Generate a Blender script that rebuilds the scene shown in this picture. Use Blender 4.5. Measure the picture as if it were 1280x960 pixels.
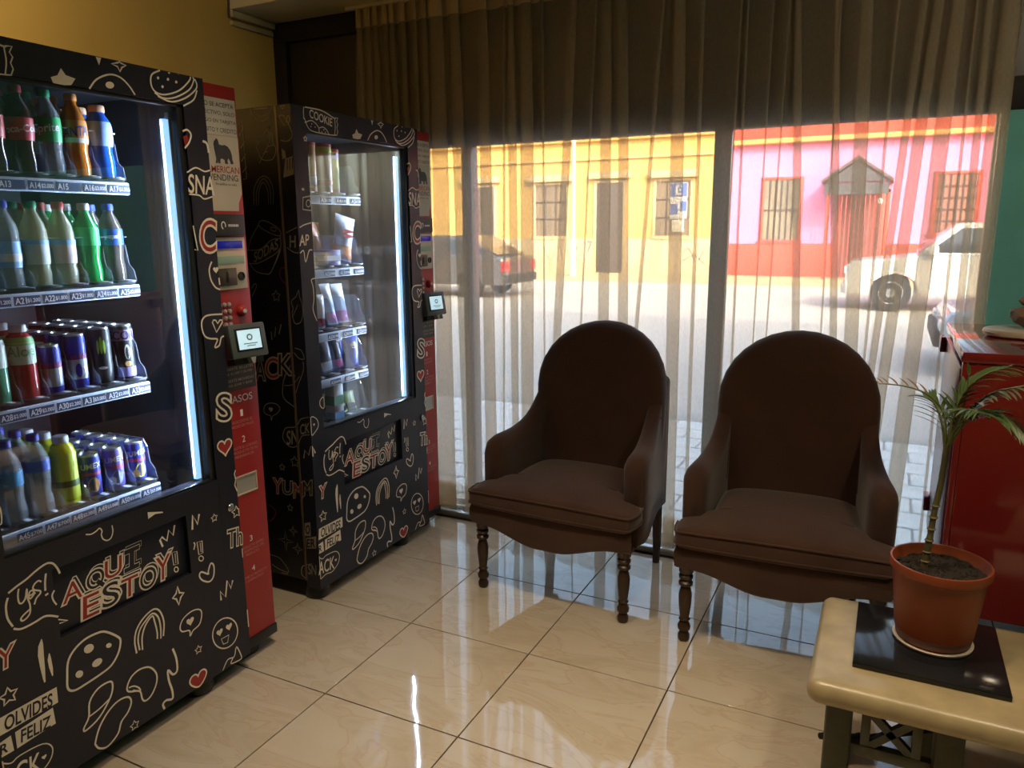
import bpy, bmesh, math, random
from mathutils import Vector, Matrix
random.seed(11)
R = math.radians
SC = bpy.context.scene
COL = SC.collection
for _o in list(bpy.data.objects): bpy.data.objects.remove(_o)

# ------------------------------------------------------------------ camera
CAM_LOC = (1.544, -1.719, 1.483)
YAW, PITCH, ROLL, F_PX = 0.460934, 0.202016, 0.00781, 948.0
def _cam():
    cy, sy, cp, sp = math.cos(YAW), math.sin(YAW), math.cos(PITCH), math.sin(PITCH)
    f = Vector((-sy*cp, cy*cp, -sp)); r = Vector((cy, sy, 0)); d = f.cross(r)
    r2 = r*math.cos(ROLL) + d*math.sin(ROLL); d2 = -r*math.sin(ROLL) + d*math.cos(ROLL)
    m = Matrix((r2, -d2, -f)).transposed().to_4x4(); m.translation = CAM_LOC
    cd = bpy.data.cameras.new('camera'); cd.sensor_width = 36; cd.lens = F_PX/1280*36
    cd.clip_start = .05; cd.clip_end = 300
    co = bpy.data.objects.new('camera', cd); COL.objects.link(co); co.matrix_world = m
    SC.camera = co
_cam()
# ------------------------------------------------------------------ sky, sun, exposure
SUN_DIR = Vector((-.62, .74, -.60)).normalized()
W = bpy.data.worlds.new('sky'); SC.world = W; W.use_nodes = True
_nt = W.node_tree; _bg = _nt.nodes['Background']
_sk = _nt.nodes.new('ShaderNodeTexSky'); _sk.sky_type = 'NISHITA'; _sk.sun_disc = False
_sk.sun_elevation = R(32); _sk.sun_rotation = R(140); _sk.air_density = 1.2; _sk.dust_density = 4.0
_nt.links.new(_sk.outputs[0], _bg.inputs[0]); _bg.inputs[1].default_value = 1.05
_sd = bpy.data.lights.new('sun', 'SUN'); _sd.energy = 3.6; _sd.angle = R(.6); _sd.color = (1, .93, .80)
_so = bpy.data.objects.new('sun', _sd); COL.objects.link(_so)
_so.rotation_euler = SUN_DIR.to_track_quat('-Z', 'Y').to_euler(); _so.location = (20, -20, 25)
SC.view_settings.view_transform = 'Standard'; SC.view_settings.look = 'None'
SC.view_settings.gamma = 1; SC.view_settings.use_curve_mapping = False
SC.view_settings.exposure = 0.0
ADDED_LAMPS = [((.30, -.10, 2.70), 5.5, .10, 82, None), ((1.20, -.15, 2.70), 5.5, .10, 82, None), ((2.05, -.45, 2.70), 3.5, .10, 78, None), ((-.55, -.95, 2.70), 17, .09, 150, (-1, .15, -.28)), ((2.45, -.55, 2.70), 8, .09, 120, (.12, 1, -.80))]   # added ceiling lamps: place, watts, radius, beam angle, aim
try:
    SC.cycles.transparent_max_bounces = 40; SC.cycles.max_bounces = 12; SC.cycles.diffuse_bounces = 5
    SC.cycles.glossy_bounces = 5; SC.cycles.caustics_reflective = False; SC.cycles.caustics_refractive = False
    SC.cycles.sample_clamp_indirect = 6
except Exception: pass

# ------------------------------------------------------------------ materials
MATS = {}
def mat(name, col, rough=.5, metal=0., spec=.5, var=.06, scale=12., emit=0., ecol=None, alpha=1., coat=0., bump=0., bscale=60., sheen=0.):
    if name in MATS: return MATS[name]
    m = bpy.data.materials.new(name); m.use_nodes = True; MATS[name] = m
    nt = m.node_tree; b = nt.nodes['Principled BSDF']
    b.inputs['Roughness'].default_value = rough; b.inputs['Metallic'].default_value = metal
    b.inputs['Specular IOR Level'].default_value = spec; b.inputs['Coat Weight'].default_value = coat
    if sheen: b.inputs['Sheen Weight'].default_value = sheen
    tc = nt.nodes.new('ShaderNodeTexCoord')
    n = nt.nodes.new('ShaderNodeTexNoise'); n.inputs['Scale'].default_value = scale; n.inputs['Detail'].default_value = 3
    nt.links.new(tc.outputs['Object'], n.inputs['Vector'])
    mx = nt.nodes.new('ShaderNodeMix'); mx.data_type = 'RGBA'
    mx.inputs[6].default_value = tuple(max(0, c*(1-var*2)) for c in col)+(1,); mx.inputs[7].default_value = tuple(min(1, c*(1+var*2)) for c in col)+(1,)
    nt.links.new(n.outputs['Fac'], mx.inputs[0]); nt.links.new(mx.outputs[2], b.inputs['Base Color'])
    if bump:
        n2 = nt.nodes.new('ShaderNodeTexNoise'); n2.inputs['Scale'].default_value = bscale; n2.inputs['Detail'].default_value = 4
        nt.links.new(tc.outputs['Object'], n2.inputs['Vector'])
        bp = nt.nodes.new('ShaderNodeBump'); bp.inputs['Strength'].default_value = bump; bp.inputs['Distance'].default_value = .01
        nt.links.new(n2.outputs['Fac'], bp.inputs['Height']); nt.links.new(bp.outputs[0], b.inputs['Normal'])
    if emit:
        b.inputs['Emission Color'].default_value = tuple(ecol or col)+(1,); b.inputs['Emission Strength'].default_value = emit
    b.inputs['Alpha'].default_value = alpha
    return m
def glass(name, tint=(1, 1, 1), rough=0., ior=1.45, haze=0., hcol=(.8, .8, .8)):
    """thin pane: fresnel mix of clear and mirror, with an optional film of dust"""
    if name in MATS: return MATS[name]
    m = bpy.data.materials.new(name); m.use_nodes = True; MATS[name] = m
    nt = m.node_tree; nt.nodes.remove(nt.nodes['Principled BSDF']); out = nt.nodes['Material Output']
    t = nt.nodes.new('ShaderNodeBsdfTransparent'); t.inputs[0].default_value = tuple(tint)+(1,)
    g = nt.nodes.new('ShaderNodeBsdfGlossy'); g.inputs['Roughness'].default_value = rough
    lw = nt.nodes.new('ShaderNodeLayerWeight'); lw.inputs[0].default_value = .5
    pw = nt.nodes.new('ShaderNodeMath'); pw.operation = 'POWER'; pw.inputs[1].default_value = 5
    fr = nt.nodes.new('ShaderNodeMath'); fr.operation = 'MULTIPLY_ADD'; r0 = ((ior-1)/(ior+1))**2*1.5; fr.inputs[1].default_value = 1-r0; fr.inputs[2].default_value = r0
    nt.links.new(lw.outputs['Facing'], pw.inputs[0]); nt.links.new(pw.outputs[0], fr.inputs[0])
    mx = nt.nodes.new('ShaderNodeMixShader')
    nt.links.new(fr.outputs[0], mx.inputs[0]); nt.links.new(t.outputs[0], mx.inputs[1]); nt.links.new(g.outputs[0], mx.inputs[2])
    last = mx
    if haze:
        d = nt.nodes.new('ShaderNodeBsdfDiffuse'); d.inputs[0].default_value = tuple(hcol)+(1,)
        m2 = nt.nodes.new('ShaderNodeMixShader'); m2.inputs[0].default_value = haze
        nt.links.new(mx.outputs[0], m2.inputs[1]); nt.links.new(d.outputs[0], m2.inputs[2]); last = m2
    nt.links.new(last.outputs[0], out.inputs[0])
    return m
def liquid(name, col, clear=.5, rough=.08):
    """bottle wall and drink together: part see-through, part coloured, glossy"""
    if name in MATS: return MATS[name]
    m = bpy.data.materials.new(name); m.use_nodes = True; MATS[name] = m
    nt = m.node_tree; b = nt.nodes['Principled BSDF']; out = nt.nodes['Material Output']
    b.inputs['Base Color'].default_value = tuple(col)+(1,); b.inputs['Roughness'].default_value = rough
    b.inputs['Coat Weight'].default_value = .5
    t = nt.nodes.new('ShaderNodeBsdfTransparent'); t.inputs[0].default_value = tuple(min(1, c*.6+.4) for c in col)+(1,)
    mx = nt.nodes.new('ShaderNodeMixShader')
    mx.inputs[0].default_value = clear
    nt.links.new(b.outputs[0], mx.inputs[1]); nt.links.new(t.outputs[0], mx.inputs[2]); nt.links.new(mx.outputs[0], out.inputs[0])
    return m

# ------------------------------------------------------------------ mesh helpers
class MB:
    def __init__(s): s.v = []; s.f = []; s.m = []; s.k = 0
    def add(s, vs, fs):
        o = len(s.v); s.v += [tuple(p) for p in vs]; s.f += [tuple(i+o for i in q) for q in fs]; s.m += [s.k]*len(fs); return s
    def box(s, x0, y0, z0, x1, y1, z1):
        return s.add([(x0,y0,z0),(x1,y0,z0),(x1,y1,z0),(x0,y1,z0),(x0,y0,z1),(x1,y0,z1),(x1,y1,z1),(x0,y1,z1)],
                     [(0,3,2,1),(4,5,6,7),(0,1,5,4),(1,2,6,5),(2,3,7,6),(3,0,4,7)])
    def rings(s, rings, cap=True, close=True):
        n = len(rings[0]); vs = [p for r in rings for p in r]; fs = []
        for i in range(len(rings)-1):
            for j in range(n if close else n-1):
                a = i*n+j; b = i*n+(j+1) % n; fs.append((a, b, b+n, a+n))
        if cap:
            fs.append(tuple(reversed(range(n)))); fs.append(tuple(range((len(rings)-1)*n, len(rings)*n)))
        return s.add(vs, fs)
    def lathe(s, prof, c=(0, 0, 0), n=20, cap=True):
        return s.rings([[(c[0]+r*math.cos(2*math.pi*k/n), c[1]+r*math.sin(2*math.pi*k/n), c[2]+z) for k in range(n)] for r, z in prof], cap)
    def tube(s, pts, r, n=8, cap=True):
        P = [Vector(p) for p in pts]; rr = r if isinstance(r, (list, tuple)) else [r]*len(P); rg = []
        up = Vector((0, 0, 1))
        for i, p in enumerate(P):
            t = (P[min(i+1, len(P)-1)]-P[max(i-1, 0)]).normalized()
            if i == 0:
                a = t.cross(up) if abs(t.z) < .95 else t.cross(Vector((1, 0, 0)))
            a = (a-t*a.dot(t)).normalized(); b = t.cross(a)
            rg.append([tuple(p+(a*math.cos(2*math.pi*k/n)+b*math.sin(2*math.pi*k/n))*rr[i]) for k in range(n)])
        return s.rings(rg, cap)
    def prism(s, poly, axis, a, b):
        """extrude a 2D polygon along an axis (0,1,2); polygon axes are the two others in order"""
        def P(q, h):
            l = list(q); l.insert(axis, h); return tuple(l)
        n = len(poly)
        return s.add([P(q, a) for q in poly]+[P(q, b) for q in poly],
                     [tuple(range(n)), tuple(reversed(range(n, 2*n)))]+[((i+1) % n, i, i+n, (i+1) % n+n) for i in range(n)])
    def build(s, name, mats, parent=None, smooth=False, bevel=0., loc=None, seg=2, fix=True):
        me = bpy.data.meshes.new(name); me.from_pydata(s.v, [], s.f)
        for m in (mats if isinstance(mats, (list, tuple)) else [mats]): me.materials.append(m)
        if max(s.m, default=0): me.polygons.foreach_set('material_index', s.m)
        if fix or bevel:
            bm = bmesh.new(); bm.from_mesh(me)
            if fix: bmesh.ops.recalc_face_normals(bm, faces=bm.faces)
            if bevel:
                eds = [e for e in bm.edges if len(e.link_faces) == 2 and e.calc_face_angle(0) > R(30)]
                bmesh.ops.bevel(bm, geom=eds, offset=bevel, segments=seg, affect='EDGES', profile=.5, clamp_overlap=True)
            bm.to_mesh(me); bm.free()
        if smooth or bevel:
            me.polygons.foreach_set('use_smooth', [True]*len(me.polygons))
            if smooth != 'all': me.set_sharp_from_angle(angle=R(38))
        o = bpy.data.objects.new(name, me); COL.objects.link(o)
        if parent: o.parent = parent
        if loc: o.location = loc
        return o
def tag(o, label, cat, group=None):
    o['label'] = label; o['category'] = cat
    if group: o['group'] = group
    return o
def struct(o, label=None):
    o['kind'] = 'structure'
    if label: o['label'] = label
    return o
def empty(name, loc=(0, 0, 0), rz=0., label=None, cat=None, group=None):
    o = bpy.data.objects.new(name, None); COL.objects.link(o); o.location = loc; o.rotation_euler = (0, 0, rz); o.empty_display_size = .1
    if label: tag(o, label, cat, group)
    return o
def clone(o, parent=None):
    c = o.copy(); COL.objects.link(c); c.parent = parent
    for ch in list(o.children): clone(ch, c)
    return c
def inst(name, me, parent, loc=(0, 0, 0), rot=(0, 0, 0), scale=(1, 1, 1)):
    o = bpy.data.objects.new(name, me); COL.objects.link(o); o.parent = parent; o.location = loc; o.rotation_euler = rot; o.scale = scale; return o
def crom(pts, k=4, closed=False):
    P = [Vector(p) for p in pts]; n = len(P); out = []
    for i in range(n if closed else n-1):
        p0 = P[(i-1) % n] if closed or i > 0 else P[0]*2-P[1]
        p1 = P[i]; p2 = P[(i+1) % n]
        p3 = P[(i+2) % n] if closed or i+2 < n else P[-1]*2-P[-2]
        for j in range(k):
            t = j/k
            out.append(.5*((2*p1)+(p2-p0)*t+(2*p0-5*p1+4*p2-p3)*t*t+(3*p1-p0-3*p2+p3)*t**3))
    if not closed: out.append(P[-1])
    return out
_TXT = {}
def glyphs(txt, offset=0., shear=0.):
    """flat mesh data of a text in the built-in font, box normalised to 0..1 (width, cap height)"""
    key = (txt, offset, shear)
    if key in _TXT: return _TXT[key]
    def raw(off):
        cu = bpy.data.curves.new('t', 'FONT'); cu.body = txt; cu.size = 1; cu.offset = off; cu.fill_mode = 'BOTH'; cu.dimensions = '2D'; cu.resolution_u = 5
        ob = bpy.data.objects.new('t', cu); COL.objects.link(ob)
        dg = bpy.context.evaluated_depsgraph_get(); me = bpy.data.meshes.new_from_object(ob.evaluated_get(dg))
        v = [tuple(q.co)[:2] for q in me.vertices]; f = [tuple(p.vertices) for p in me.polygons]
        bpy.data.objects.remove(ob); bpy.data.curves.remove(cu); bpy.data.meshes.remove(me)
        return v, f
    v0, f0 = raw(0.)
    x0 = min(p[0] for p in v0); x1 = max(p[0] for p in v0); y0 = min(p[1] for p in v0); y1 = max(p[1] for p in v0)
    v, f = raw(offset) if offset else (v0, f0)
    v = [((p[0]-x0)/(x1-x0), (p[1]-y0)/(y1-y0)) for p in v]
    _TXT[key] = (v, f, (x1-x0)/(y1-y0)); return _TXT[key]
def text_on(mb, txt, org, right, up, offset=0., lift=None):
    """add a text to a mesh builder; its box spans origin, right vector, up vector"""
    v, f, a = glyphs(txt, offset); o = Vector(org); r = Vector(right); u = Vector(up); l = Vector(lift or (0, 0, 0))
    mb.add([o+r*p[0]+u*p[1]+l for p in v], f)
def text_wrap(mb, txt, rad, ang0, z0, h, wide=1., offset=0., tilt=0.):
    """text bent round a vertical cylinder, centred on the angle ang0"""
    v, f, a = glyphs(txt, offset); w = a*h*wide
    def P(p):
        d = (p[0]-.5)*w; t = ang0+d/rad; return (rad*math.cos(t), rad*math.sin(t), z0+p[1]*h+d*tilt)
    mb.add([P(p) for p in v], f)
def ribbon(pts, w, closed=False):
    P = [Vector((p[0], p[1])) for p in pts]; n = len(P); A = []
    for i in range(n):
        a = P[(i-1) % n] if closed or i > 0 else P[i]; b = P[(i+1) % n] if closed or i < n-1 else P[i]
        t = (b-a); t = t.normalized() if t.length > 1e-9 else Vector((1, 0)); q = Vector((-t.y, t.x))*w/2
        A.append((P[i]+q, P[i]-q))
    vs = [c for ab in A for c in ab]; fs = []
    for i in range(n if closed else n-1):
        j = (i+1) % n; fs.append((2*i, 2*j, 2*j+1, 2*i+1))
    return vs, fs
# ================================================================== the room
YEL = mat('yellow_wall_paint', (.66, .44, .11), .7, var=.08, scale=2.5, bump=.08, bscale=90)
CREAM = mat('cream_ceiling_paint', (.66, .56, .36), .75, var=.06, scale=2)
DARKFR = mat('dark_window_frame', (.016, .013, .011), .6, spec=.2, var=.1)
ALU = mat('aluminium_track', (.55, .55, .53), .35, .8, var=.08)
TEAL = mat('teal_wall_paint', (.12, .40, .40), .75, var=.12, scale=5, bump=.1)
GROUT = mat('dark_grout', (.05, .035, .028), .9, var=.2)
def tile_material():
    m = bpy.data.materials.new('polished_marble_tile'); m.use_nodes = True; nt = m.node_tree; b = nt.nodes['Principled BSDF']
    tc = nt.nodes.new('ShaderNodeTexCoord'); oi = nt.nodes.new('ShaderNodeObjectInfo')
    va = nt.nodes.new('ShaderNodeVectorMath'); va.operation = 'MULTIPLY_ADD'; va.inputs[1].default_value = (1, 1, 1)
    sc = nt.nodes.new('ShaderNodeVectorMath'); sc.operation = 'SCALE'; sc.inputs[3].default_value = 40
    cb = nt.nodes.new('ShaderNodeCombineXYZ')
    nt.links.new(oi.outputs['Random'], cb.inputs[0]); nt.links.new(oi.outputs['Random'], cb.inputs[2]); nt.links.new(cb.outputs[0], sc.inputs[0])
    nt.links.new(tc.outputs['Object'], va.inputs[0]); nt.links.new(sc.outputs[0], va.inputs[2])
    n1 = nt.nodes.new('ShaderNodeTexNoise'); n1.inputs['Scale'].default_value = 2.6; n1.inputs['Detail'].default_value = 6; n1.inputs['Distortion'].default_value = 1.6
    mp = nt.nodes.new('ShaderNodeMapping'); mp.inputs['Rotation'].default_value = (0, 0, .5); mp.inputs['Scale'].default_value = (1, 2.6, 1)
    nt.links.new(va.outputs[0], mp.inputs[0]); nt.links.new(mp.outputs[0], n1.inputs['Vector'])
    cr = nt.nodes.new('ShaderNodeValToRGB'); e = cr.color_ramp.elements
    e[0].position = .30; e[0].color = (.52, .43, .32, 1); e[1].position = .72; e[1].color = (.60, .53, .43, 1)
    x = cr.color_ramp.elements.new(.47); x.color = (.57, .49, .385, 1); x = cr.color_ramp.elements.new(.50); x.color = (.535, .43, .32, 1); x = cr.color_ramp.elements.new(.53); x.color = (.58, .50, .395, 1)
    nt.links.new(n1.outputs['Fac'], cr.inputs[0]); nt.links.new(cr.outputs[0], b.inputs['Base Color'])
    b.inputs['Roughness'].default_value = .045; b.inputs['Specular IOR Level'].default_value = .75; b.inputs['Coat Weight'].default_value = .35; b.inputs['Coat Roughness'].default_value = .02
    n2 = nt.nodes.new('ShaderNodeTexNoise'); n2.inputs['Scale'].default_value = 3.0
    nt.links.new(va.outputs[0], n2.inputs['Vector'])
    bp = nt.nodes.new('ShaderNodeBump'); bp.inputs['Strength'].default_value = .035; bp.inputs['Distance'].default_value = .05
    nt.links.new(n2.outputs['Fac'], bp.inputs['Height']); nt.links.new(bp.outputs[0], b.inputs['Normal']); nt.links.new(bp.outputs[0], b.inputs['Coat Normal'])
    return m
TILE = tile_material()
fl = struct(MB().box(-1.6, -4.2, -.12, 3.5, 1.72, -.004).build('floor', GROUT))
_t = MB().box(-.2480, -.2480, -.012, .2480, .2480, 0).build('floor_tile', TILE, fl, bevel=.0012, seg=1)
_t.location = (-1.25, -3.75, 0); _first = True
for i in range(-4, 7):
    for j in range(-9, 4):
        if i == 6: continue
        y1 = (j+1)*.5
        if y1 > 1.5: continue
        if _first: _t.location = (i*.5+.25, j*.5+.25, 0); _first = False
        else: inst('floor_tile', _t.data, fl, (i*.5+.25, j*.5+.25, 0))
struct(MB().box(-1.75, -4.3, -.1, -1.55, 1.9, 2.85).build('wall_left', YEL))
struct(MB().box(3.0, -4.3, -.1, 3.2, 1.9, 2.85).build('wall_right', TEAL))
struct(MB().box(-1.75, -4.5, -.1, 3.2, -4.3, 2.85).build('wall_back', YEL))
struct(MB().box(-1.75, -4.5, 2.75, 3.2, 1.9, 2.95).build('ceiling', CREAM))
# lowered beam over the window, with its thin cornice and the cable run down the corner
struct(MB().box(-1.55, 1.33, 2.57, 3.0, 1.9, 2.75).build('trim_1', CREAM), 'lowered cream beam running above the window')
struct(MB().box(-1.55, 1.33, 2.535, -1.515, 1.63, 2.568).box(-1.55, 1.34, 2.50, -1.53, 1.63, 2.522).build('trim_2', mat('cornice_paint', (.50, .40, .22), .6), bevel=.004), 'small cornice on the yellow wall under the beam')
struct(MB().box(1.862, 1.63, -.1, 3.0, 1.9, 1.885).build('wall_front', TEAL))
# the outer building around the room: upper floors and the neighbours of the shop front
OUTW = mat('outer_building_render', (.62, .58, .52), .8, var=.06, scale=1)
struct(MB().box(-14, -8, 2.96, 12, 1.9, 8.2).build('wall_upper_floors', OUTW))
struct(MB().box(-14, -8, -.2, -1.76, 1.9, 2.95).build('wall_neighbour_left', OUTW))
struct(MB().box(3.21, -8, -.2, 12, 1.9, 2.95).build('wall_neighbour_right', OUTW))
# window wall: frame, transom panes, clear panes, track
win = struct(empty('window_1', (0, 1.67, 0)), 'wide dark framed shop window with sliding panes')
def wpart(name, m, bx, bevel=.004, par=win):
    return MB().box(bx[0], bx[1]-1.67, bx[2], bx[3], bx[4]-1.67, bx[5]).build(name, m, par, bevel=bevel)
wpart('header_rail', DARKFR, (-1.55, 1.63, 1.885, 3.0, 1.72, 2.0))
wpart('top_rail', DARKFR, (-1.55, 1.64, 2.47, 3.0, 1.72, 2.57))
wpart('side_post', DARKFR, (-1.55, 1.64, .03, -1.465, 1.72, 2.47))
wpart('mullion', mat('mullion_metal', (.20, .17, .13), .4, .3), (.835, 1.635, .03, .885, 1.72, 1.885))
wpart('mullion', mat('mullion_metal', (.20, .17, .13), .4, .3), (-.40, 1.65, .03, -.345, 1.72, 1.885))
wpart('transom_bar', DARKFR, (-.72, 1.65, 2.0, -.66, 1.71, 2.47)); wpart('transom_bar', DARKFR, (.80, 1.65, 2.0, .86, 1.71, 2.47))
wpart('sliding_stile', ALU, (.885, 1.655, .03, .905, 1.69, 1.885)); wpart('sliding_stile', ALU, (1.842, 1.655, .03, 1.861, 1.69, 1.885))
wpart('sliding_stile', ALU, (-1.465, 1.655, .03, -1.44, 1.69, 1.885))
_tr = MB().box(-1.55, -.15, 0, 1.862, .05, .012).box(-1.55, -.15, .012, 1.862, -.135, .028).box(-1.55, -.06, .012, 1.862, -.05, .03).box(-1.55, .035, .012, 1.862, .05, .03)
_tr.build('bottom_track', ALU, win, bevel=.002)
TRANSOM = mat('dark_transom_glass', (.022, .017, .010), .30, spec=.35, var=.35, scale=1.6)
for a, b in ((-1.465, -.72), (-.66, .80), (.86, 3.0)):
    wpart('transom_pane', TRANSOM, (a, 1.675, 2.0, b, 1.685, 2.47), 0)
PANE = glass('window_glass', (.97, .98, .97), haze=.012)
for a, b in ((-1.44, -.40), (-.345, .835), (.905, 1.84)):
    wpart('pane', PANE, (a, 1.672, .03, b, 1.678, 1.885), 0)
# cable in the corner
tag(MB().tube([(-1.535, 1.322, 2.75), (-1.535, 1.322, 2.66), (-1.532, 1.324, 2.60), (-1.535, 1.322, 2.55), (-1.53, 1.32, 2.53)], .006).build('wall_cable', mat('cable_brown', (.10, .06, .03), .6), smooth=True), 'thin brown cable hanging in the corner below the ceiling', 'cable')
# added ceiling lamps: downlights stand in for window daylight, spots brighten the walls
def lamp(i, loc, watts, rad, spread, aim):
    lab = ['round ceiling downlight in front of the far vending machine', 'round ceiling downlight in front of the right armchair', 'round ceiling downlight over the stone table', 'tilted ceiling spot washing the yellow wall', 'tilted ceiling spot aimed at the teal wall'][i]
    e = empty('ceiling_lamp', (loc[0], loc[1], 2.75), 0, lab, 'lamp')
    h = e
    if aim:
        MB().lathe([(.02, 0), (.02, -.05)], n=12).build('lamp_stem', mat('lamp_white', (.8, .78, .72), .4), e, smooth=True)
    k = -.09 if aim else 0
    hs = MB().lathe([(rad+.03, 0), (rad+.03, -.02), (rad+.015, -.035), (rad, -.035), (rad, -.02)], n=28).build('lamp_housing', mat('lamp_white', (.8, .78, .72), .4), e, smooth=True)
    df = MB().lathe([(rad*.98, -.021), (rad*.98, -.036), (rad*.6, -.043), (.01, -.045)], n=28).build('lamp_diffuser', mat('lamp_glow', (1, .8, .5), .5, emit=1.5, ecol=(1, .80, .54)), e, smooth=True)
    l = bpy.data.lights.new('lamp_light', 'AREA'); l.shape = 'DISK'; l.size = rad*1.8; l.energy = watts; l.color = (1, .80, .54); l.spread = R(spread)
    o = bpy.data.objects.new('lamp_light', l); COL.objects.link(o); o.parent = e; o.location = (0, 0, -.052)
    if aim:
        q = Vector(aim).normalized().to_track_quat('-Z', 'Y')
        for x in (hs, df, o): x.rotation_euler = q.to_euler(); x.location = Vector((0, 0, -.09)) + (q @ Vector((0, 0, -.052)) if x is o else Vector((0, 0, 0)))
for i, (lc, w, r, sp, am) in enumerate(ADDED_LAMPS): lamp(i, lc, w, r, sp, am)

# ================================================================== the curtain
def curtain_material(name, see, col, moire=.12):
    m = bpy.data.materials.new(name); m.use_nodes = True; nt = m.node_tree; nt.nodes.remove(nt.nodes['Principled BSDF']); out = nt.nodes['Material Output']
    t = nt.nodes.new('ShaderNodeBsdfTransparent'); t.inputs[0].default_value = (1, .96, .89, 1); d = nt.nodes.new('ShaderNodeBsdfDiffuse'); l = nt.nodes.new('ShaderNodeBsdfTranslucent')
    d.inputs[0].default_value = col; l.inputs[0].default_value = (min(1, col[0]*1.5), min(1, col[1]*1.48), col[2]*1.42, 1)
    a = nt.nodes.new('ShaderNodeMixShader'); a.inputs[0].default_value = .38
    nt.links.new(d.outputs[0], a.inputs[1]); nt.links.new(l.outputs[0], a.inputs[2])
    tc = nt.nodes.new('ShaderNodeTexCoord'); mp = nt.nodes.new('ShaderNodeMapping'); mp.inputs['Scale'].default_value = (260, 260, 55)
    n = nt.nodes.new('ShaderNodeTexNoise'); n.inputs['Scale'].default_value = 1; n.inputs['Detail'].default_value = 2
    nt.links.new(tc.outputs['Object'], mp.inputs[0]); nt.links.new(mp.outputs[0], n.inputs['Vector'])
    r = nt.nodes.new('ShaderNodeMapRange'); r.inputs[1].default_value = .3; r.inputs[2].default_value = .7; r.inputs[3].default_value = see-moire; r.inputs[4].default_value = see+moire
    nt.links.new(n.outputs['Fac'], r.inputs[0])
    b = nt.nodes.new('ShaderNodeMixShader'); nt.links.new(r.outputs[0], b.inputs[0]); nt.links.new(a.outputs[0], b.inputs[1]); nt.links.new(t.outputs[0], b.inputs[2])
    nt.links.new(b.outputs[0], out.inputs[0]); return m
SHEER = curtain_material('sheer_voile', .58, (.50, .45, .37, 1), .035)
TAPE = curtain_material('heading_tape_cloth', .25, (.60, .50, .34, 1), .05)
HEMC = curtain_material('hem_cloth', .55, (.60, .52, .40, 1), .08)
FOLDS = [(-.475,.102),(-.361,.077),(-.218,.07),(-.13,.021),(-.077,.051),(-.006,.075),(.081,.016),(.165,.048),(.279,.015),(.378,.057),(.468,.052),(.552,.022),(.70,.062),(.786,.02),(.922,.01),(.961,.013),(1.047,.009),(1.101,.009),(1.199,.033),(1.306,.009),(1.341,.029),(1.415,.051),(1.48,.011),(1.524,.027),(1.571,.041),(1.654,.053),(1.737,.01),(1.785,.025),(1.835,.065)]
LEAN = {1.199: -.055, 1.341: -.06, 1.415: -.03, 1.524: .05, 1.571: .05, 1.654: .03, .279: .04, .552: .06, 1.48: .01, .468: -.02, .165: .05}
_rc = random.Random(5)
for k in range(8): FOLDS.insert(k, (-.93+k*.055, .034+.012*_rc.random()))
FD = [(c, w, LEAN.get(c, _rc.uniform(-.012, .012)), _rc.uniform(.7, 1.3)) for c, w in FOLDS]
def curtain_path(z, off=0.):
    base = 1.575-off; up = max(0, (z-1.9)/.66); lo = max(0, (1.2-z)/1.2)
    P = [(-.965+.03*up*up, base)]
    prev = -.965
    for i, (c0, w0, ln, ph) in enumerate(FD):
        c = c0+ln*(z-1.3); w = w0*(1-.35*up)*(1+.25*lo*math.sin(3*ph))
        a = .014+.010*lo
        P.append(((prev+c-w/2)/2, base-.012*math.sin(4*ph)-.006*lo))
        P += [(c-w*.3, base-a), (c+w/2, base-a*.6), (c+w*.1, base), (c-w/2, base+a*.5), (c+w*.2, base+a)]
        prev = c+w/2
    P.append(((prev+1.878)/2, base)); P.append((1.876-.012*(1-up)+.02*up*up, base))
    return crom([(x, y, 0) for x, y in P], 3)
def curtain_strip(zs, off=0.):
    mb = MB(); rows = []
    for z in zs: rows.append([(p.x, p.y, z) for p in curtain_path(z, off)])
    mb.rings(rows, cap=False, close=False); return mb
cur = empty('sheer_curtain', (0, 0, 0), 0, 'floor length beige sheer curtain hanging in folds across the window', 'curtain')
curtain_strip([.022, .1, .3, .55, .8, 1.05, 1.3, 1.55, 1.8, 2.0, 2.2, 2.36, 2.46, 2.55]).build('voile_panel', SHEER, cur, smooth='all', fix=False)
curtain_strip([2.462, 2.50, 2.552], .004).build('heading_tape', TAPE, cur, smooth='all', fix=False)
curtain_strip([.020, .09, .165], -.003).build('hem', HEMC, cur, smooth='all', fix=False)
tag(MB().box(-1.0, 1.565, 2.553, 1.9, 1.59, 2.57).build('curtain_rail', mat('rail_white', (.6, .56, .48), .5), bevel=.002), 'white curtain rail fixed under the beam', 'rail')
# ================================================================== vending machines
NAVY = mat('navy_vinyl_wrap', (.012, .013, .024), .42, spec=.45, var=.08, scale=4)
BLACKV = mat('black_vinyl_wrap', (.006, .006, .008), .38, spec=.4, var=.1, scale=4)
INK = mat('cream_ink', (.88, .80, .66), .5, var=.04)
RINK = mat('red_ink', (.36, .022, .018), .5, var=.06)
REDP = mat('red_panel_paint', (.42, .022, .022), .4, var=.05, scale=3)
BLACKP = mat('black_plastic', (.012, .012, .013), .4, var=.1)
LINER = mat('dark_cabinet_liner', (.014, .015, .02), .45, var=.1)
STRIP = mat('pale_price_strip', (.62, .72, .88), .4, var=.03)
TAGM = mat('navy_price_tag', (.03, .045, .13), .5, var=.05)
WINK = mat('white_ink', (.85, .85, .85), .5, var=.02)
ACRY = glass('clear_acrylic', (.80, .84, .90), haze=.16, hcol=(.55, .6, .7))
DGLASS = glass('machine_window_glass', (.94, .95, .97), ior=2.05, haze=.006, hcol=(.6, .65, .7))
LEDM = mat('led_glow', (.55, .78, 1), .4, emit=1.7, ecol=(.30, .62, 1.0))
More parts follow.
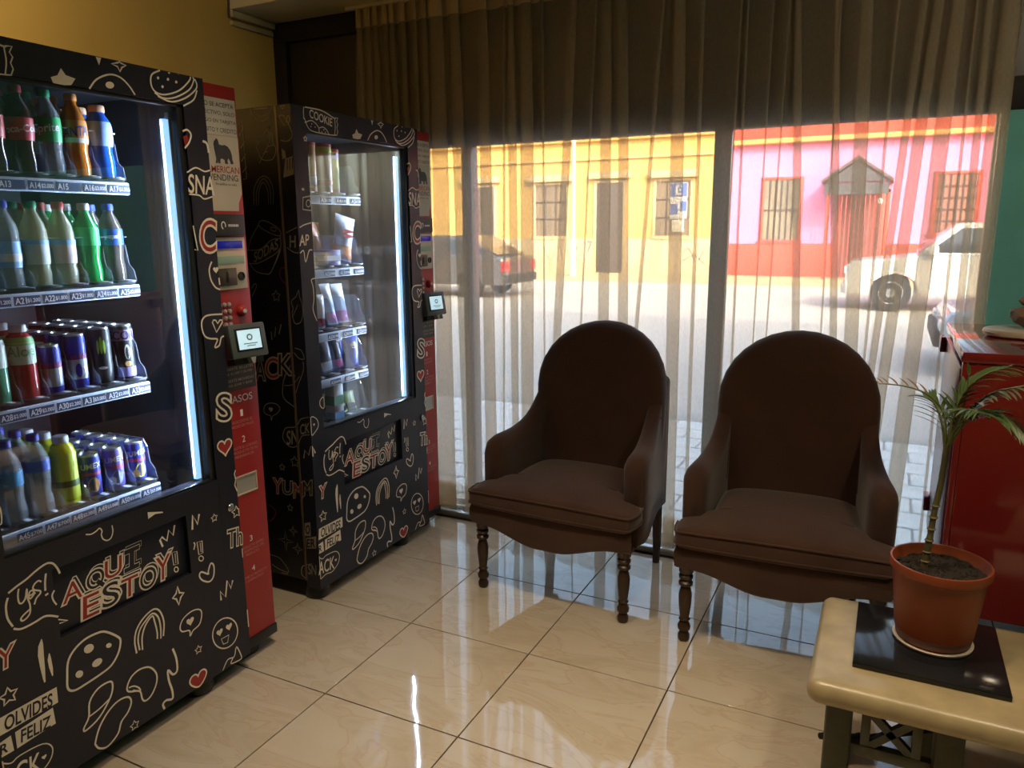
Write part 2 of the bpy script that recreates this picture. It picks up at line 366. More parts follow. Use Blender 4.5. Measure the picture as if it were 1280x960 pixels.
DARKTRAY = mat('dark_tray_metal', (.03, .032, .04), .4, .3, var=.15)
DOODLES = [
('door','s','c',6,[(735,6179),(969,6272),(1200,6344),(1441,6455),(1655,6527),(1786,6533),(1908,6462),(1993,6301),(2039,6137)]),
('door','s','c',6,[(712,6070),(652,5926),(628,5751),(639,5533),(725,5288)]),
('door','s','c',6,[(730,5231),(889,5142),(1086,5132),(1292,5153),(1502,5183),(1677,5116),(1849,5004)]),
('door','p','c',4,[(1839,4931),(2079,4784),(1851,4812)]),
('door','s','c',5,[(989,6183),(948,6028),(947,5840),(1012,5782),(1111,5871),(1179,6097),(1161,5874),(1196,5668),(1175,5459),(1092,5362),(975,5325),(934,5386),(1006,5460),(1192,5546)]),
('door','s','c',5,[(1177,5895),(1290,5897),(1338,5970),(1254,6000),(1204,5909),(1227,5803),(1368,5915)]),
('door','s','c',5,[(1550,6121),(1480,6179),(1372,6132),(1323,6045),(1364,5977),(1482,5904),(1485,5834),(1372,5749),(1302,5612)]),
('door','s','c',6,[(1688,6288),(1638,6068),(1616,5843)]),
('door','s','c',6,[(1595,5723),(1681,5744)]),
('door','s','c',5,[(1841,5754),(1768,5648),(1781,5502),(1848,5344)]),
('door','s','c',4,[(2856,6904),(3011,6856),(3161,6889),(3259,6932),(3320,6830),(3289,6733),(3327,6591),(3448,6507),(3567,6553),(3633,6712),(3627,6880)]),
('flap','p','c',8,[(5248,5579),(5175,5818),(5249,5888),(5405,5708),(5508,6009),(5641,5798),(5729,6087)]),
('door','p','c',8,[(6234,5778),(6295,6227),(6447,5884),(6539,6182)]),
('door','f','c',0,[(4764,6865),(4760,6656),(5001,6724),(5275,6667),(5258,6712)]),
('door','s','c',5,[(6243,5353),(6272,5267),(6217,5123)]),
('door','p','c',4,[(6359,5316),(6550,5284),(6540,4888),(6384,4888),(6359,5316)]),
('door','p','c',3,[(6473,5251),(6477,4935)]),
('door','c','c',4,[(6539,4699),(6523,4663),(6489,4646),(6445,4653),(6404,4681),(6377,4723),(6370,4768),(6386,4804),(6420,4820),(6463,4814),(6504,4786),(6532,4744)]),
('door','c','c',6,[(6677,4193),(6802,4419),(6914,4286),(6868,3960),(6688,3844),(6431,4001),(6330,4194),(6415,4293),(6668,4111)]),
('door','p','c',7,[(5494,4210),(5545,3980),(5700,3909),(5573,3822),(5480,3616),(5413,3834),(5287,3922),(5425,4014),(5494,4210)]),
('flap','p','c',4,[(5535,5275),(5714,5243),(5713,4834),(5555,4860),(5535,5275)]),
('flap','p','c',3,[(5642,5211),(5636,4887)]),
('flap','c','c',4,[(5697,4656),(5683,4621),(5654,4603),(5618,4608),(5584,4633),(5562,4673),(5557,4716),(5571,4751),(5600,4769),(5636,4764),(5670,4739),(5692,4699)]),
('flap','t','r','A',[(2088,5187),(545,7),(68,526)]),
('flap','t','h','Q',[(2766,5244),(520,8),(66,524)]),
('flap','t','r','U',[(3316,5332),(525,10),(67,535)]),
('flap','t','h','I',[(3916,5290),(490,9),(80,658)]),
('flap','t','r','E',[(2565,4522),(478,-7),(80,628)]),
('flap','t','h','S',[(3143,4554),(502,-6),(83,662)]),
('flap','t','r','T',[(3725,4558),(547,-7),(70,568)]),
('flap','t','h','O',[(4342,4530),(545,-7),(74,620)]),
('flap','t','r','Y',[(4881,4577),(501,-4),(86,728)]),
('door','f','c',0,[(1346,4636),(1246,4466),(1207,4234),(1219,3888),(1249,3529),(1267,3432),(1304,3445),(1333,3780),(1357,4194),(1376,4481),(1366,4613)]),
('door','f','c',0,[(1482,4156),(1428,3984),(1438,3764),(1483,3501),(1512,3506),(1531,3712),(1521,3997),(1507,4134)]),
('door','t','r','Y',[(222,4325),(398,27),(73,529)]),
('door','p','c',6,[(389,3813),(322,3677),(171,3655),(280,3549),(254,3399),(389,3469),(524,3399),(498,3549),(607,3655),(456,3677),(389,3813)]),
('door','f','c',0,[(102,3142),(1557,3144),(1539,2702),(39,2685)]),
('door','f','c',0,[(406,2559),(1389,2641),(1407,2165),(396,2106)]),
('door','f','c',0,[(14,2505),(301,2544),(322,2106),(-41,2107)]),
('door','t','k','OLVIDES',[(178,2747),(1201,-50),(48,355)]),
('door','t','k','FELIZ',[(508,2204),(750,-50),(43,319)]),
('door','t','k','R',[(-2,2188),(172,-7),(34,250)]),
('door','c','c',4,[(-619,1969),(-334,1949),(215,1822),(435,1884),(1015,1822),(1233,1558),(1116,1242),(727,1044),(367,1097),(-67,1032),(-401,1199),(-643,1405)]),
('door','t','f','ACK',[(-83,1235),(959,-97),(45,522)]),
('door','f','c',4,[(999,1468),(1002,1479),(1022,1496),(1052,1490),(1066,1464),(1052,1433),(1022,1406),(1002,1385),(999,1375),(995,1385),(975,1406),(945,1433),(931,1464),(945,1490),(975,1496),(995,1479)]),
('door','c','c',7,[(1936,3655),(2129,3891),(2457,4036),(2847,4033),(3086,3935),(3407,3616),(3463,3431),(3346,3130),(3109,2898),(2793,2820),(2343,2776),(2008,2774),(1840,2924),(1861,3257)]),
('door','f','c',6,[(2669,3759),(2681,3692),(2655,3632),(2596,3597),(2522,3594),(2453,3626),(2406,3682),(2394,3749),(2421,3808),(2478,3844),(2551,3847),(2622,3816)]),
('door','f','c',6,[(3189,3514),(3192,3475),(3172,3446),(3135,3434),(3091,3443),(3053,3470),(3029,3507),(3027,3545),(3046,3574),(3083,3586),(3126,3578),(3165,3551)]),
('door','f','c',6,[(2862,3231),(2867,3174),(2831,3123),(2764,3093),(2685,3092),(2615,3120),(2572,3168),(2568,3226),(2603,3276),(2669,3306),(2748,3308),(2819,3281)]),
('door','f','c',6,[(2286,3183),(2298,3127),(2281,3077),(2240,3048),(2185,3046),(2131,3073),(2094,3120),(2082,3175),(2098,3224),(2139,3254),(2194,3256),(2247,3230)]),
('door','s','c',6,[(3912,2832),(3892,3204),(3986,3525),(4237,3769),(4591,3889),(4804,3733),(4903,3330),(4835,2899)]),
('door','s','c',6,[(4017,2872),(4001,3200),(4089,3472),(4277,3643),(4549,3776),(4727,3580),(4774,3232),(4742,2865)]),
('door','s','c',6,[(4107,2834),(4144,3232),(4292,3529),(4539,3700),(4600,3482),(4645,3134),(4625,2915)]),
('door','c','c',6,[(2290,1791),(2367,2204),(2645,2445),(3001,2452),(3075,2294),(2969,1991),(2588,1601),(2173,1456),(2112,1547)]),
('door','s','c',5,[(2290,1791),(2619,1842),(2939,1957)]),
('door','c','c',6,[(2381,955),(2552,1312),(2843,1597),(3173,1735),(3486,1677),(3569,1465),(3431,1227),(3194,1054),(3053,771),(2717,595),(2473,692),(2382,849)]),
('door','c','c',6,[(3498,1991),(3661,2215),(3946,2293),(4271,2180),(4465,1861),(4428,1551),(4222,1285),(4014,1229),(3917,1360),(3866,1636),(3531,1821)]),
('door','s','c',5,[(3545,1936),(3704,1895),(3853,1753),(3882,1627),(3663,1785)]),
('door','p','c',4,[(3585,845),(3540,755),(3440,740),(3512,670),(3495,570),(3585,617),(3674,570),(3657,670),(3729,740),(3629,755),(3585,845)]),
('door','s','c',8,[(5105,2340),(5195,1953),(5181,1564),(5021,1514),(4866,1744),(4857,1411),(4934,1026),(4914,752),(4698,827),(4571,764),(4608,571)]),
('door','p','c',4,[(7106,5988),(7066,5908),(6978,5895),(7042,5833),(7027,5746),(7106,5787),(7184,5746),(7169,5833),(7233,5895),(7145,5908),(7106,5988)]),
('door','p','c',8,[(7081,3014),(7070,3326),(7267,3043),(7388,3566),(7519,3237),(7620,3478)]),
('door','c','c',5,[(6212,3103),(6276,2908),(6159,2628),(5895,2538),(5773,2415),(5761,2607),(5502,2703),(5441,2880),(5588,3098),(5927,3189)]),
('door','f','c',4,[(5827,2937),(5835,2962),(5879,2998),(5943,2987),(5974,2928),(5943,2861),(5879,2803),(5835,2755),(5827,2735),(5819,2755),(5775,2803),(5711,2861),(5679,2928),(5711,2987),(5775,2998),(5819,2962)]),
('door','p','c',4,[(6024,1952),(5982,1867),(5889,1854),(5957,1788),(5940,1694),(6024,1738),(6108,1694),(6092,1788),(6160,1854),(6066,1867),(6024,1952)]),
('door','c','c',5,[(7577,1444),(7387,1289),(7127,1279),(6869,1413),(6681,1652),(6611,1932),(6673,2180),(6854,2335),(7107,2354),(7367,2229),(7565,1990),(7642,1702)]),
('door','f','c',4,[(6903,2002),(6911,2025),(6951,2057),(7009,2047),(7037,1994),(7009,1933),(6951,1880),(6911,1836),(6903,1818),(6896,1836),(6856,1880),(6798,1933),(6769,1994),(6798,2047),(6856,2057),(6896,2025)]),
('door','f','c',4,[(7299,2004),(7306,2027),(7347,2060),(7406,2049),(7435,1995),(7406,1933),(7347,1880),(7306,1836),(7299,1817),(7291,1836),(7251,1880),(7192,1933),(7163,1995),(7192,2049),(7251,2060),(7291,2027)]),
('door','p','c',4,[(6938,1693),(7260,1682),(7187,1444),(7006,1477),(6938,1693)]),
('door','f','r',4,[(5913,920),(5931,974),(6025,1051),(6163,1026),(6230,900),(6163,756),(6025,631),(5931,528),(5913,484),(5895,528),(5801,631),(5663,756),(5596,900),(5663,1026),(5801,1051),(5895,974)]),
('door','c','c',6,[(5913,925),(5932,981),(6030,1061),(6174,1035),(6244,904),(6174,753),(6030,622),(5932,515),(5913,469),(5895,515),(5796,622),(5652,753),(5582,904),(5652,1035),(5796,1061),(5895,981)]),
('door','s','c',5,[(6882,583),(7123,845),(7402,811),(7529,1103),(7683,738),(7691,531),(7510,469),(7242,643),(7353,797)]),
('door','t','h','Th',[(7528,4646),(619,-84),(62,587)]),
('door','s','c',4,[(8163,4398),(8178,4080)]),
('door','p','c',5,[(8019,5944),(7959,5822),(7825,5802),(7922,5708),(7899,5574),(8019,5637),(8139,5574),(8116,5708),(8213,5802),(8079,5822),(8019,5944)]),
('door','s','c',5,[(8176,2180),(8182,1854),(8179,1532)]),
('door','s','c',5,[(6648,19294),(6363,19069),(6311,18804),(6434,18629),(6740,18601),(7239,18782),(7613,19088),(7699,19309)]),
('door','s','c',5,[(6399,18607),(6664,18500),(7085,18576),(7599,18855),(7797,19146),(7770,19297)]),
('door','s','c',5,[(6495,18522),(6936,18437),(7441,18609),(7817,18877),(7900,19040),(7836,19188)]),
('door','s','c',5,[(7890,18884),(7727,18597),(7341,18377)]),
('door','f','c',6,[(6994,19231),(6980,19201),(6950,19185),(6921,19194),(6911,19222),(6925,19253),(6955,19269),(6984,19260)]),
('door','f','c',6,[(7311,19266),(7297,19235),(7266,19219),(7237,19228),(7226,19257),(7241,19288),(7272,19304),(7301,19295)]),
('door','f','c',6,[(6603,19020),(6589,18990),(6559,18974),(6531,18984),(6521,19012),(6535,19042),(6564,19057),(6593,19048)]),
('door','f','c',6,[(6933,19036),(6919,19005),(6889,18990),(6860,18999),(6850,19027),(6864,19058),(6894,19073),(6923,19064)]),
('door','f','c',6,[(7211,19008),(7196,18977),(7166,18961),(7136,18971),(7126,18999),(7140,19030),(7171,19046),(7200,19036)]),
('door','f','c',6,[(6725,18807),(6711,18777),(6681,18762),(6653,18771),(6643,18799),(6657,18830),(6687,18845),(6715,18836)]),
('door','s','c',5,[(745,19303),(936,19265),(1682,19218),(2347,19037),(2455,19050)]),
('door','s','c',4,[(2399,19027),(2411,18713),(2347,18406)]),
('door','p','c',4,[(2455,19050),(2591,19067),(2509,18924),(2572,18831),(2506,18690),(2549,18561),(2483,18420),(2347,18406)]),
('door','s','c',4,[(679,18839),(868,18513),(1156,18416),(1610,18398),(2026,18391),(2347,18406)]),
('door','s','c',4,[(696,19296),(653,19087),(651,18805)]),
('door','t','f','COOKIE',[(964,18897),(1262,-190),(26,294)]),
('door','s','c',4,[(688,18683),(1041,18793),(1283,18719),(1447,18576),(1459,18415)]),
('door','s','c',4,[(1473,18578),(1683,18634),(1883,18557),(2017,18406)]),
('door','f','c',6,[(1100,18682),(1083,18658),(1053,18655),(1040,18675),(1057,18699),(1087,18703)]),
('door','f','c',6,[(1051,18581),(1034,18557),(1004,18553),(991,18574),(1008,18598),(1038,18601)]),
('door','f','c',6,[(1277,18589),(1259,18565),(1229,18562),(1216,18583),(1233,18607),(1263,18610)]),
('door','f','c',6,[(1768,18545),(1750,18520),(1719,18517),(1705,18538),(1723,18563),(1754,18566)]),
('door','f','c',6,[(1646,18450),(1628,18426),(1597,18423),(1584,18444),(1601,18468),(1632,18471)]),
('door','f','c',6,[(1854,18462),(1836,18437),(1805,18434),(1791,18456),(1809,18480),(1840,18483)]),
('door','f','c',0,[(3731,18788),(3836,18642),(4086,18598),(3955,18427),(3776,18393),(3486,18400),(3440,18533),(3618,18603)]),
('door','s','c',5,[(4432,18410),(4666,18674),(5051,18857),(5365,18836),(5610,18660),(5764,18454)]),
('door','f','c',6,[(5159,18605),(5138,18560),(5090,18523),(5025,18505),(4963,18511),(4920,18538),(4906,18580),(4926,18625),(4974,18662),(5038,18680),(5101,18674),(5145,18647)]),
('door','f','c',0,[(4711,19283),(4865,19283),(4785,19036)]),
('door','p','c',5,[(5398,19292),(5423,19204),(5581,19168),(5448,19098),(5376,18982),(5320,19095),(5147,19137),(5327,19193),(5398,19292)]),
('door','f','c',6,[(6310,19286),(6289,19258),(6240,19241),(6194,19247),(6176,19271),(6197,19300),(6246,19316),(6292,19310)]),
('door','s','c',6,[(7239,17667),(7399,17726),(7525,17605),(7438,17384),(7262,17198)]),
('door','f','r',0,[(7237,17516),(7368,17589),(7432,17475),(7283,17249)]),
('door','s','c',8,[(7937,17461),(8078,17412),(8156,17231),(8195,17140)]),
('door','t','f','SNA',[(7249,15939),(966,-46),(60,538)]),
('door','s','c',5,[(7261,16516),(7592,16672),(7904,16585),(8172,16633)]),
('door','s','c',5,[(7268,15899),(7623,15880),(7814,15779),(8187,15854)]),
('door','t','r','C',[(7490,14218),(589,-7),(104,938)]),
('door','p','c',5,[(7307,14992),(7400,14259),(7284,14294)]),
('door','s','c',6,[(7888,13909),(7799,13761),(7759,13611),(7802,13342),(7949,13121),(8163,13036)]),
('door','f','c',4,[(8022,13689),(8028,13708),(8060,13734),(8108,13726),(8131,13682),(8108,13632),(8060,13589),(8028,13554),(8022,13538),(8016,13554),(7983,13589),(7935,13632),(7912,13682),(7935,13726),(7983,13734),(8016,13708)]),
('door','s','c',6,[(8113,13400),(8129,13186)]),
('door','s','c',6,[(8130,12268),(7686,12294),(7441,12262),(7306,12123),(7294,11894),(7375,11672),(7557,11571),(7799,11531),(7843,11474),(7721,11274),(7900,11308),(8000,11532),(8131,11579)]),
('door','p','c',6,[(7836,11731),(7709,12059),(7765,12123),(7852,12101),(7910,11997),(8010,12096),(8090,12087),(8102,12015),(7836,11731)]),
('door','t','h','S',[(7576,8951),(529,-114),(92,849)]),
('door','f','r',4,[(7773,8113),(7789,8159),(7870,8226),(7989,8204),(8047,8096),(7989,7972),(7870,7864),(7789,7775),(7773,7737),(7758,7775),(7677,7864),(7558,7972),(7500,8096),(7558,8204),(7677,8226),(7758,8159)]),
('door','c','c',6,[(7774,8128),(7791,8177),(7877,8248),(8004,8225),(8065,8110),(8004,7977),(7877,7862),(7791,7768),(7774,7728),(7758,7768),(7672,7862),(7545,7977),(7484,8110),(7545,8225),(7672,8248),(7758,8177)]),
('door','p','c',5,[(8188,7145),(8067,7035),(8106,6829),(8044,6653),(8137,6428)]),
('door','p','c',5,[(669,18219),(638,18157),(570,18147),(619,18099),(608,18031),(669,18063),(730,18031),(718,18099),(767,18147),(699,18157),(669,18219)]),
('door','f','c',6,[(445,16272),(412,16258),(371,16258),(333,16270),(307,16293),(301,16319),(316,16342),(348,16356),(389,16357),(428,16344),(454,16322),(460,16295)]),
('door','f','c',6,[(917,16313),(889,16299),(845,16296),(798,16306),(760,16326),(742,16350),(747,16372),(775,16386),(818,16388),(865,16378),(903,16359),(922,16335)]),
('door','p','c',5,[(756,16077),(352,16015),(298,15584),(746,15553)]),
('door','c','c',4,[(740,15810),(718,15747),(671,15700),(611,15681),(554,15697),(516,15742),(506,15804),(527,15867),(574,15914),(634,15933),(691,15918),(730,15873)]),
('door','s','c',5,[(74,14934),(334,15030),(706,15104)]),
('door','t','f','AP',[(10,14266),(509,26),(36,389)]),
('door','s','c',5,[(-12,14004),(211,14085),(281,13665),(502,14076),(689,14096)]),
('door','s','c',4,[(785,13042),(534,12991),(608,12722),(616,12257),(531,11865),(710,11410)]),
('door','c','c',4,[(834,8385),(618,8288),(620,8077),(817,7949)]),
('door','c','c',4,[(27,7735),(361,7603),(428,7304),(175,7083),(-33,7078)]),
('door','f','c',4,[(194,7443),(198,7454),(216,7468),(242,7464),(255,7440),(242,7412),(216,7388),(198,7369),(194,7360),(191,7369),(173,7388),(147,7412),(134,7440),(147,7464),(173,7468),(191,7454)]),
('door','p','c',8,[(-68,6177),(16,6599),(161,6276)]),
('side','s','c',4,[(-1872,19384),(-1860,19065),(-1660,18827),(-1356,18743),(-1037,18849),(-860,19152),(-863,19309)]),
('side','p','c',4,[(-1758,19185),(-1051,19166),(-1159,18952),(-1385,18904),(-1644,18986),(-1758,19185)]),
('side','c','c',4,[(-971,18623),(-1126,18378),(-919,18239),(-902,17951),(-792,17721),(-953,17407),(-1268,17357),(-1529,17433),(-1641,17666),(-1730,17866),(-1609,17989),(-1638,18152),(-1311,18294)]),
('side','s','c',4,[(-1635,17275),(-1072,18024),(-1182,18254)]),
('side','s','c',3,[(-1421,17623),(-1175,17676)]),
('side','s','c',3,[(-1178,17837),(-864,17885)]),
('side','p','c',4,[(-2552,18725),(-2348,18744),(-2329,16742),(-2488,16727)]),
('side','p','c',4,[(-2533,18300),(-2292,18578)]),
('side','p','c',4,[(-2518,17841),(-2279,18090)]),
('side','p','c',4,[(-2512,17379),(-2282,17632)]),
('side','p','c',4,[(-2508,16981),(-2284,17171)]),
('side','s','c',3,[(-2060,15765),(-2006,16299),(-1787,16657),(-1500,16812),(-1200,16670),(-1059,16272),(-1105,15779)]),
('side','s','c',3,[(-1941,15762),(-1869,16295),(-1510,16713),(-1225,16408),(-1212,15781)]),
('side','s','c',3,[(-1831,15760),(-1751,16292),(-1523,16582),(-1327,16280),(-1329,15783)]),
('side','c','c',4,[(-1898,15088),(-1702,15208),(-1260,15082),(-919,14878),(-830,14677),(-1030,14644),(-1470,14781),(-1819,14952)]),
('side','c','c',3,[(-1039,14843),(-1074,14816),(-1136,14807),(-1207,14817),(-1268,14844),(-1303,14881),(-1303,14918),(-1267,14944),(-1205,14953),(-1134,14943),(-1073,14916),(-1038,14879)]),
('side','s','c',4,[(-1901,15054),(-2324,14545),(-2562,14062)]),
('side','s','c',4,[(-851,14644),(-896,14139),(-1217,13593)]),
('side','s','c',4,[(-2558,14097),(-1900,14135),(-1317,14476),(-860,14543)]),
('side','t','f','SODAS',[(-2269,13626),(1246,540),(36,376)]),
('side','s','c',4,[(-2526,13622),(-2227,13313),(-1770,13217),(-1440,13292),(-937,14116)]),
('side','s','c',4,[(-2529,13587),(-2009,13628),(-1148,13979),(-931,14184)]),
('side','c','c',3,[(-356,19207),(-351,19223),(-323,19246),(-281,19239),(-261,19201),(-281,19158),(-323,19121),(-351,19090),(-356,19077),(-362,19090),(-390,19121),(-431,19158),(-451,19201),(-431,19239),(-390,19246),(-362,19223)]),
('side','s','c',4,[(-555,18879),(-406,18618),(-286,18516)]),
('side','s','c',4,[(-555,18879),(-301,18831),(15,18341),(-23,18092),(-248,17979),(-546,18027)]),
('side','s','c',4,[(-235,18607),(-129,18850),(-55,18720),(-156,18539)]),
('side','f','c',0,[(-533,16712),(40,16820),(108,17422),(51,17457),(-386,17381)]),
('side','f','c',0,[(-528,17739),(-364,17636),(-340,17411),(-519,17355)]),
('side','p','k',5,[(-285,17358),(-318,16975)]),
('side','p','k',5,[(-162,17379),(-195,16997)]),
('side','p','k',5,[(-40,17400),(-72,17019)]),
('side','s','c',4,[(-575,14743),(-31,14938)]),
('side','s','c',4,[(-577,14208),(-282,14042),(-4,14010)]),
('side','t','f','H',[(-444,14209),(282,0),(37,433)]),
('side','s','r',4,[(-662,13373),(-878,13472),(-1011,13299),(-963,13026),(-752,12859)]),
('side','p','c',4,[(-1268,12605),(-1334,12472),(-1480,12451),(-1374,12347),(-1399,12201),(-1268,12270),(-1137,12201),(-1162,12347),(-1056,12451),(-1202,12472),(-1268,12605)]),
('side','s','c',4,[(-2517,12321),(-2240,12717),(-2324,12821),(-2503,12640)]),
('side','p','c',6,[(-1639,10685),(-1655,11006),(-1488,10801),(-1405,11196),(-1263,10920),(-1117,11316)]),
('side','t','h','A',[(-2659,9010),(505,38),(73,742)]),
('side','t','r','C',[(-2115,9129),(638,47),(76,807)]),
('side','t','h','K',[(-1424,9330),(688,50),(70,796)]),
('side','c','c',4,[(-147,12636),(-300,12392),(-539,12212),(-473,11938),(-535,11727),(-430,11384),(-157,11432),(47,11752),(30,12095),(-122,12397)]),
('side','s','c',3,[(-547,11588),(-237,12085)]),
('side','s','c',4,[(-510,10432),(-201,10346),(-92,10035),(-360,10052),(-570,10251)]),
('side','s','c',4,[(-797,9736),(-1114,9280),(-1266,8831),(-1239,8393),(-708,8077)]),
('side','s','c',4,[(-145,9925),(-174,9568),(-444,9045),(-612,8669)]),
('side','s','c',3,[(-1193,8910),(-770,8982),(-374,9338)]),
('side','c','c',4,[(-2339,7842),(-2223,8041),(-1924,8144),(-1595,8101),(-1497,7925),(-1677,7721),(-1877,7626),(-1992,7426),(-2003,7613),(-2259,7662)]),
('side','f','c',4,[(-1969,7915),(-1962,7934),(-1928,7963),(-1877,7954),(-1853,7908),(-1877,7855),(-1928,7809),(-1962,7772),(-1969,7756),(-1975,7772),(-2010,7809),(-2060,7855),(-2084,7908),(-2060,7954),(-2010,7963),(-1975,7934)]),
('side','s','c',4,[(26,7768),(-453,7638),(-622,7419),(-837,7274),(-1254,7187),(-1440,6839),(-1308,6567),(-1010,6439),(-693,6559),(-459,6953),(-50,7057)]),
('side','t','f','SN',[(-1260,6499),(574,134),(49,577)]),
('side','t','f','CK',[(-534,7005),(470,126),(33,405)]),
('side','p','c',4,[(-906,6084),(-975,5945),(-1128,5923),(-1017,5815),(-1043,5662),(-906,5734),(-769,5662),(-795,5815),(-684,5923),(-837,5945),(-906,6084)]),
('side','p','c',4,[(-1587,5687),(-1632,5597),(-1732,5582),(-1660,5511),(-1677,5412),(-1587,5459),(-1498,5412),(-1515,5511),(-1442,5582),(-1543,5597),(-1587,5687)]),
('side','p','c',7,[(-430,6061),(-352,6398),(-166,6218),(-36,6599)]),
('side','t','r','Y',[(-2159,4370),(449,31),(57,629)]),
('side','t','h','U',[(-1644,4408),(485,33),(49,556)]),
('side','t','r','M',[(-1085,4329),(463,106),(49,594)]),
('side','t','h','M',[(-596,4488),(455,104),(47,589)]),
('side','p','c',4,[(-1315,4015),(-1360,3923),(-1462,3908),(-1389,3836),(-1406,3734),(-1315,3782),(-1223,3734),(-1241,3836),(-1167,3908),(-1269,3923),(-1315,4015)]),
('side','s','r',4,[(-2515,3822),(-2201,3699),(-2116,3453),(-2361,3151),(-2586,3069)]),
('side','p','c',4,[(-1676,2824),(-1745,2451),(-2119,2382),(-1745,2313),(-1676,1939),(-1608,2313),(-1234,2382),(-1608,2451),(-1676,2824)]),
('side','p','c',4,[(-1240,3113),(-1288,2934),(-1468,2886),(-1288,2838),(-1240,2658),(-1192,2838),(-1013,2886),(-1192,2934),(-1240,3113)]),
('side','p','c',4,[(-1061,2404),(-1117,2195),(-1325,2139),(-1117,2083),(-1061,1875),(-1005,2083),(-796,2139),(-1005,2195),(-1061,2404)]),
('side','s','c',4,[(-2616,1605),(-2076,1531),(-1697,1163),(-1691,986),(-2121,1032),(-2547,1171)]),
('side','s','c',4,[(-1717,936),(-1723,623),(-2036,152)]),
('side','f','c',0,[(-599,3323),(-315,3415),(-330,2817),(-643,2777)]),
('side','f','c',0,[(-599,2682),(-50,2867),(-91,2331),(-582,2238)]),
('side','t','k','O',[(-583,2874),(209,37),(29,372)]),
('side','t','k','ER',[(-566,2302),(418,77),(27,348)]),
('side','t','f','SN',[(-597,1127),(418,43),(34,442)]),
('side','s','c',4,[(-372,1621),(-857,1420),(-939,1052),(-694,839)]),
]

def print_layer(layer, remap=None):
    """flat printed artwork of one plane: one mesh per doodle; slot 0 cream, 1 red, 2 wrap colour; (u, z) -> (height, u, z)"""
    out = []; n = 0
    for (ly, kind, col, w, pts) in DOODLES:
        if ly != layer: continue
        mb = MB(); n += 1; e = (n % 40)*.000006
        def put(vs, fs, h, k):
            mb.k = k; mb.add([(h, p[0], p[1]) for p in vs], fs)
        if kind == 't':
            (o, r, u) = [(a*1e-4, b*1e-4) for a, b in pts]; s = w
            o = Vector((o[0], o[1])); r = Vector((r[0], r[1])); u = Vector((u[0], u[1]))
            def tx(off, h, k, dx=0., dy=0.):
                if s == 'I':
                    q = off*.5; I8 = [(0-q, 0-q), (1+q, 0-q), (1+q, .2+q), (.66+q, .2+q), (.66+q, .8-q), (1+q, .8-q), (1+q, 1+q), (-q, 1+q), (-q, .8-q), (.34-q, .8-q), (.34-q, .2+q), (-q, .2+q)]
                    put([o+r*a+u*b+Vector((dx, dy)) for a, b in I8], [tuple(range(12))], h, k); return
                ss = 'O' if s == 'Q' else s
                v, f, a = glyphs(ss, off); put([o+r*p[0]+u*p[1]+Vector((dx, dy)) for p in v], f, h, k)
                if s == 'Q':
                    q = [o+r*.58+u*.34, o+r*.98+u*-.04]; q = [c+Vector((dx, dy)) for c in q]
                    put(*ribbon(q, .012+off*.12), h+.00001, k)
            if col in 'hr':
                if layer == 'flap': tx(.05, .0010+e, 0, .007, .008); tx(.012, .0012+e, 2, .007, .008)
                tx(.055, .0014+e, 0); tx(.0, .0018+e, 1 if col == 'r' else 2)
            elif col == 'f': tx(.012, .0014+e, 0)
            else: tx(.02, .0018+e, 2)
        else:
            P = [Vector((a*1e-4, b*1e-4)) for a, b in pts]
            if layer == 'door': P = [Vector((max(.002, min(.8125, p.x)), max(.058, min(1.923, p.y)))) for p in P]
            if layer == 'side': P = [Vector((min(-.002, p.x), max(.09, min(1.92, p.y)))) for p in P]
            k = {'c': 0, 'r': 1, 'k': 2}[col]; wd = w*.001*(.88 if layer == 'door' else .8)
            if kind == 'f':
                put(P, [tuple(range(len(P)))], .0012+e-(.0003 if k == 1 else 0), k)
            elif kind == 'p':
                cl = (P[0]-P[-1]).length < 1e-5
                q = P[:-1] if cl else P
                put(*ribbon(q, wd, cl), .0014+e if k != 2 else .0019, k)
            else:
                q = [Vector((p.x, p.y)) for p in crom([(p.x, p.y, 0) for p in P], 4, kind == 'c')]
                if layer == 'door': q = [Vector((max(.002, p.x), p.y)) for p in q]
                put(*ribbon(q, wd, kind == 'c'), .0014+e, k)
        if remap: mb.v = [remap(p) for p in mb.v]
        out.append(('printed_letter' if kind == 't' else 'printed_doodle', mb))
    return out
_PR = {}
def printed(layer, parent, loc, inks, remap=None):
    if layer not in _PR:
        _PR[layer] = [(nm, mb.build(nm, inks, parent, fix=False, loc=loc).data) for nm, mb in print_layer(layer, remap)]
    else:
        for nm, me in _PR[layer]: inst(nm, me, parent, loc)
def panel_text(parent, name, rows, m, x):
    """rows of lettering on the red control column: (text, centre u, base z, height, width)"""
    for t, u, z, h, w in rows:
        mb = MB(); text_on(mb, t, (x, u-w/2, z), (0, w, 0), (0, 0, h), .006); mb.build(name, m, parent, fix=False)
BEAR = [(-.034,.0),(-.030,.012),(-.033,.026),(-.036,.040),(-.037,.052),(-.034,.060),(-.029,.063),(-.026,.068),(-.022,.066),(-.018,.062),(-.016,.052),(-.006,.050),(.006,.052),(.018,.048),(.027,.038),(.031,.026),(.032,.012),(.036,.002),(.024,0),(.022,.008),(.016,.016),(.012,.008),(.014,0),(.002,0),(.001,.010),(-.008,.014),(-.014,.012),(-.016,.004),(-.014,0),(-.024,0),(-.024,.006),(-.026,0)]
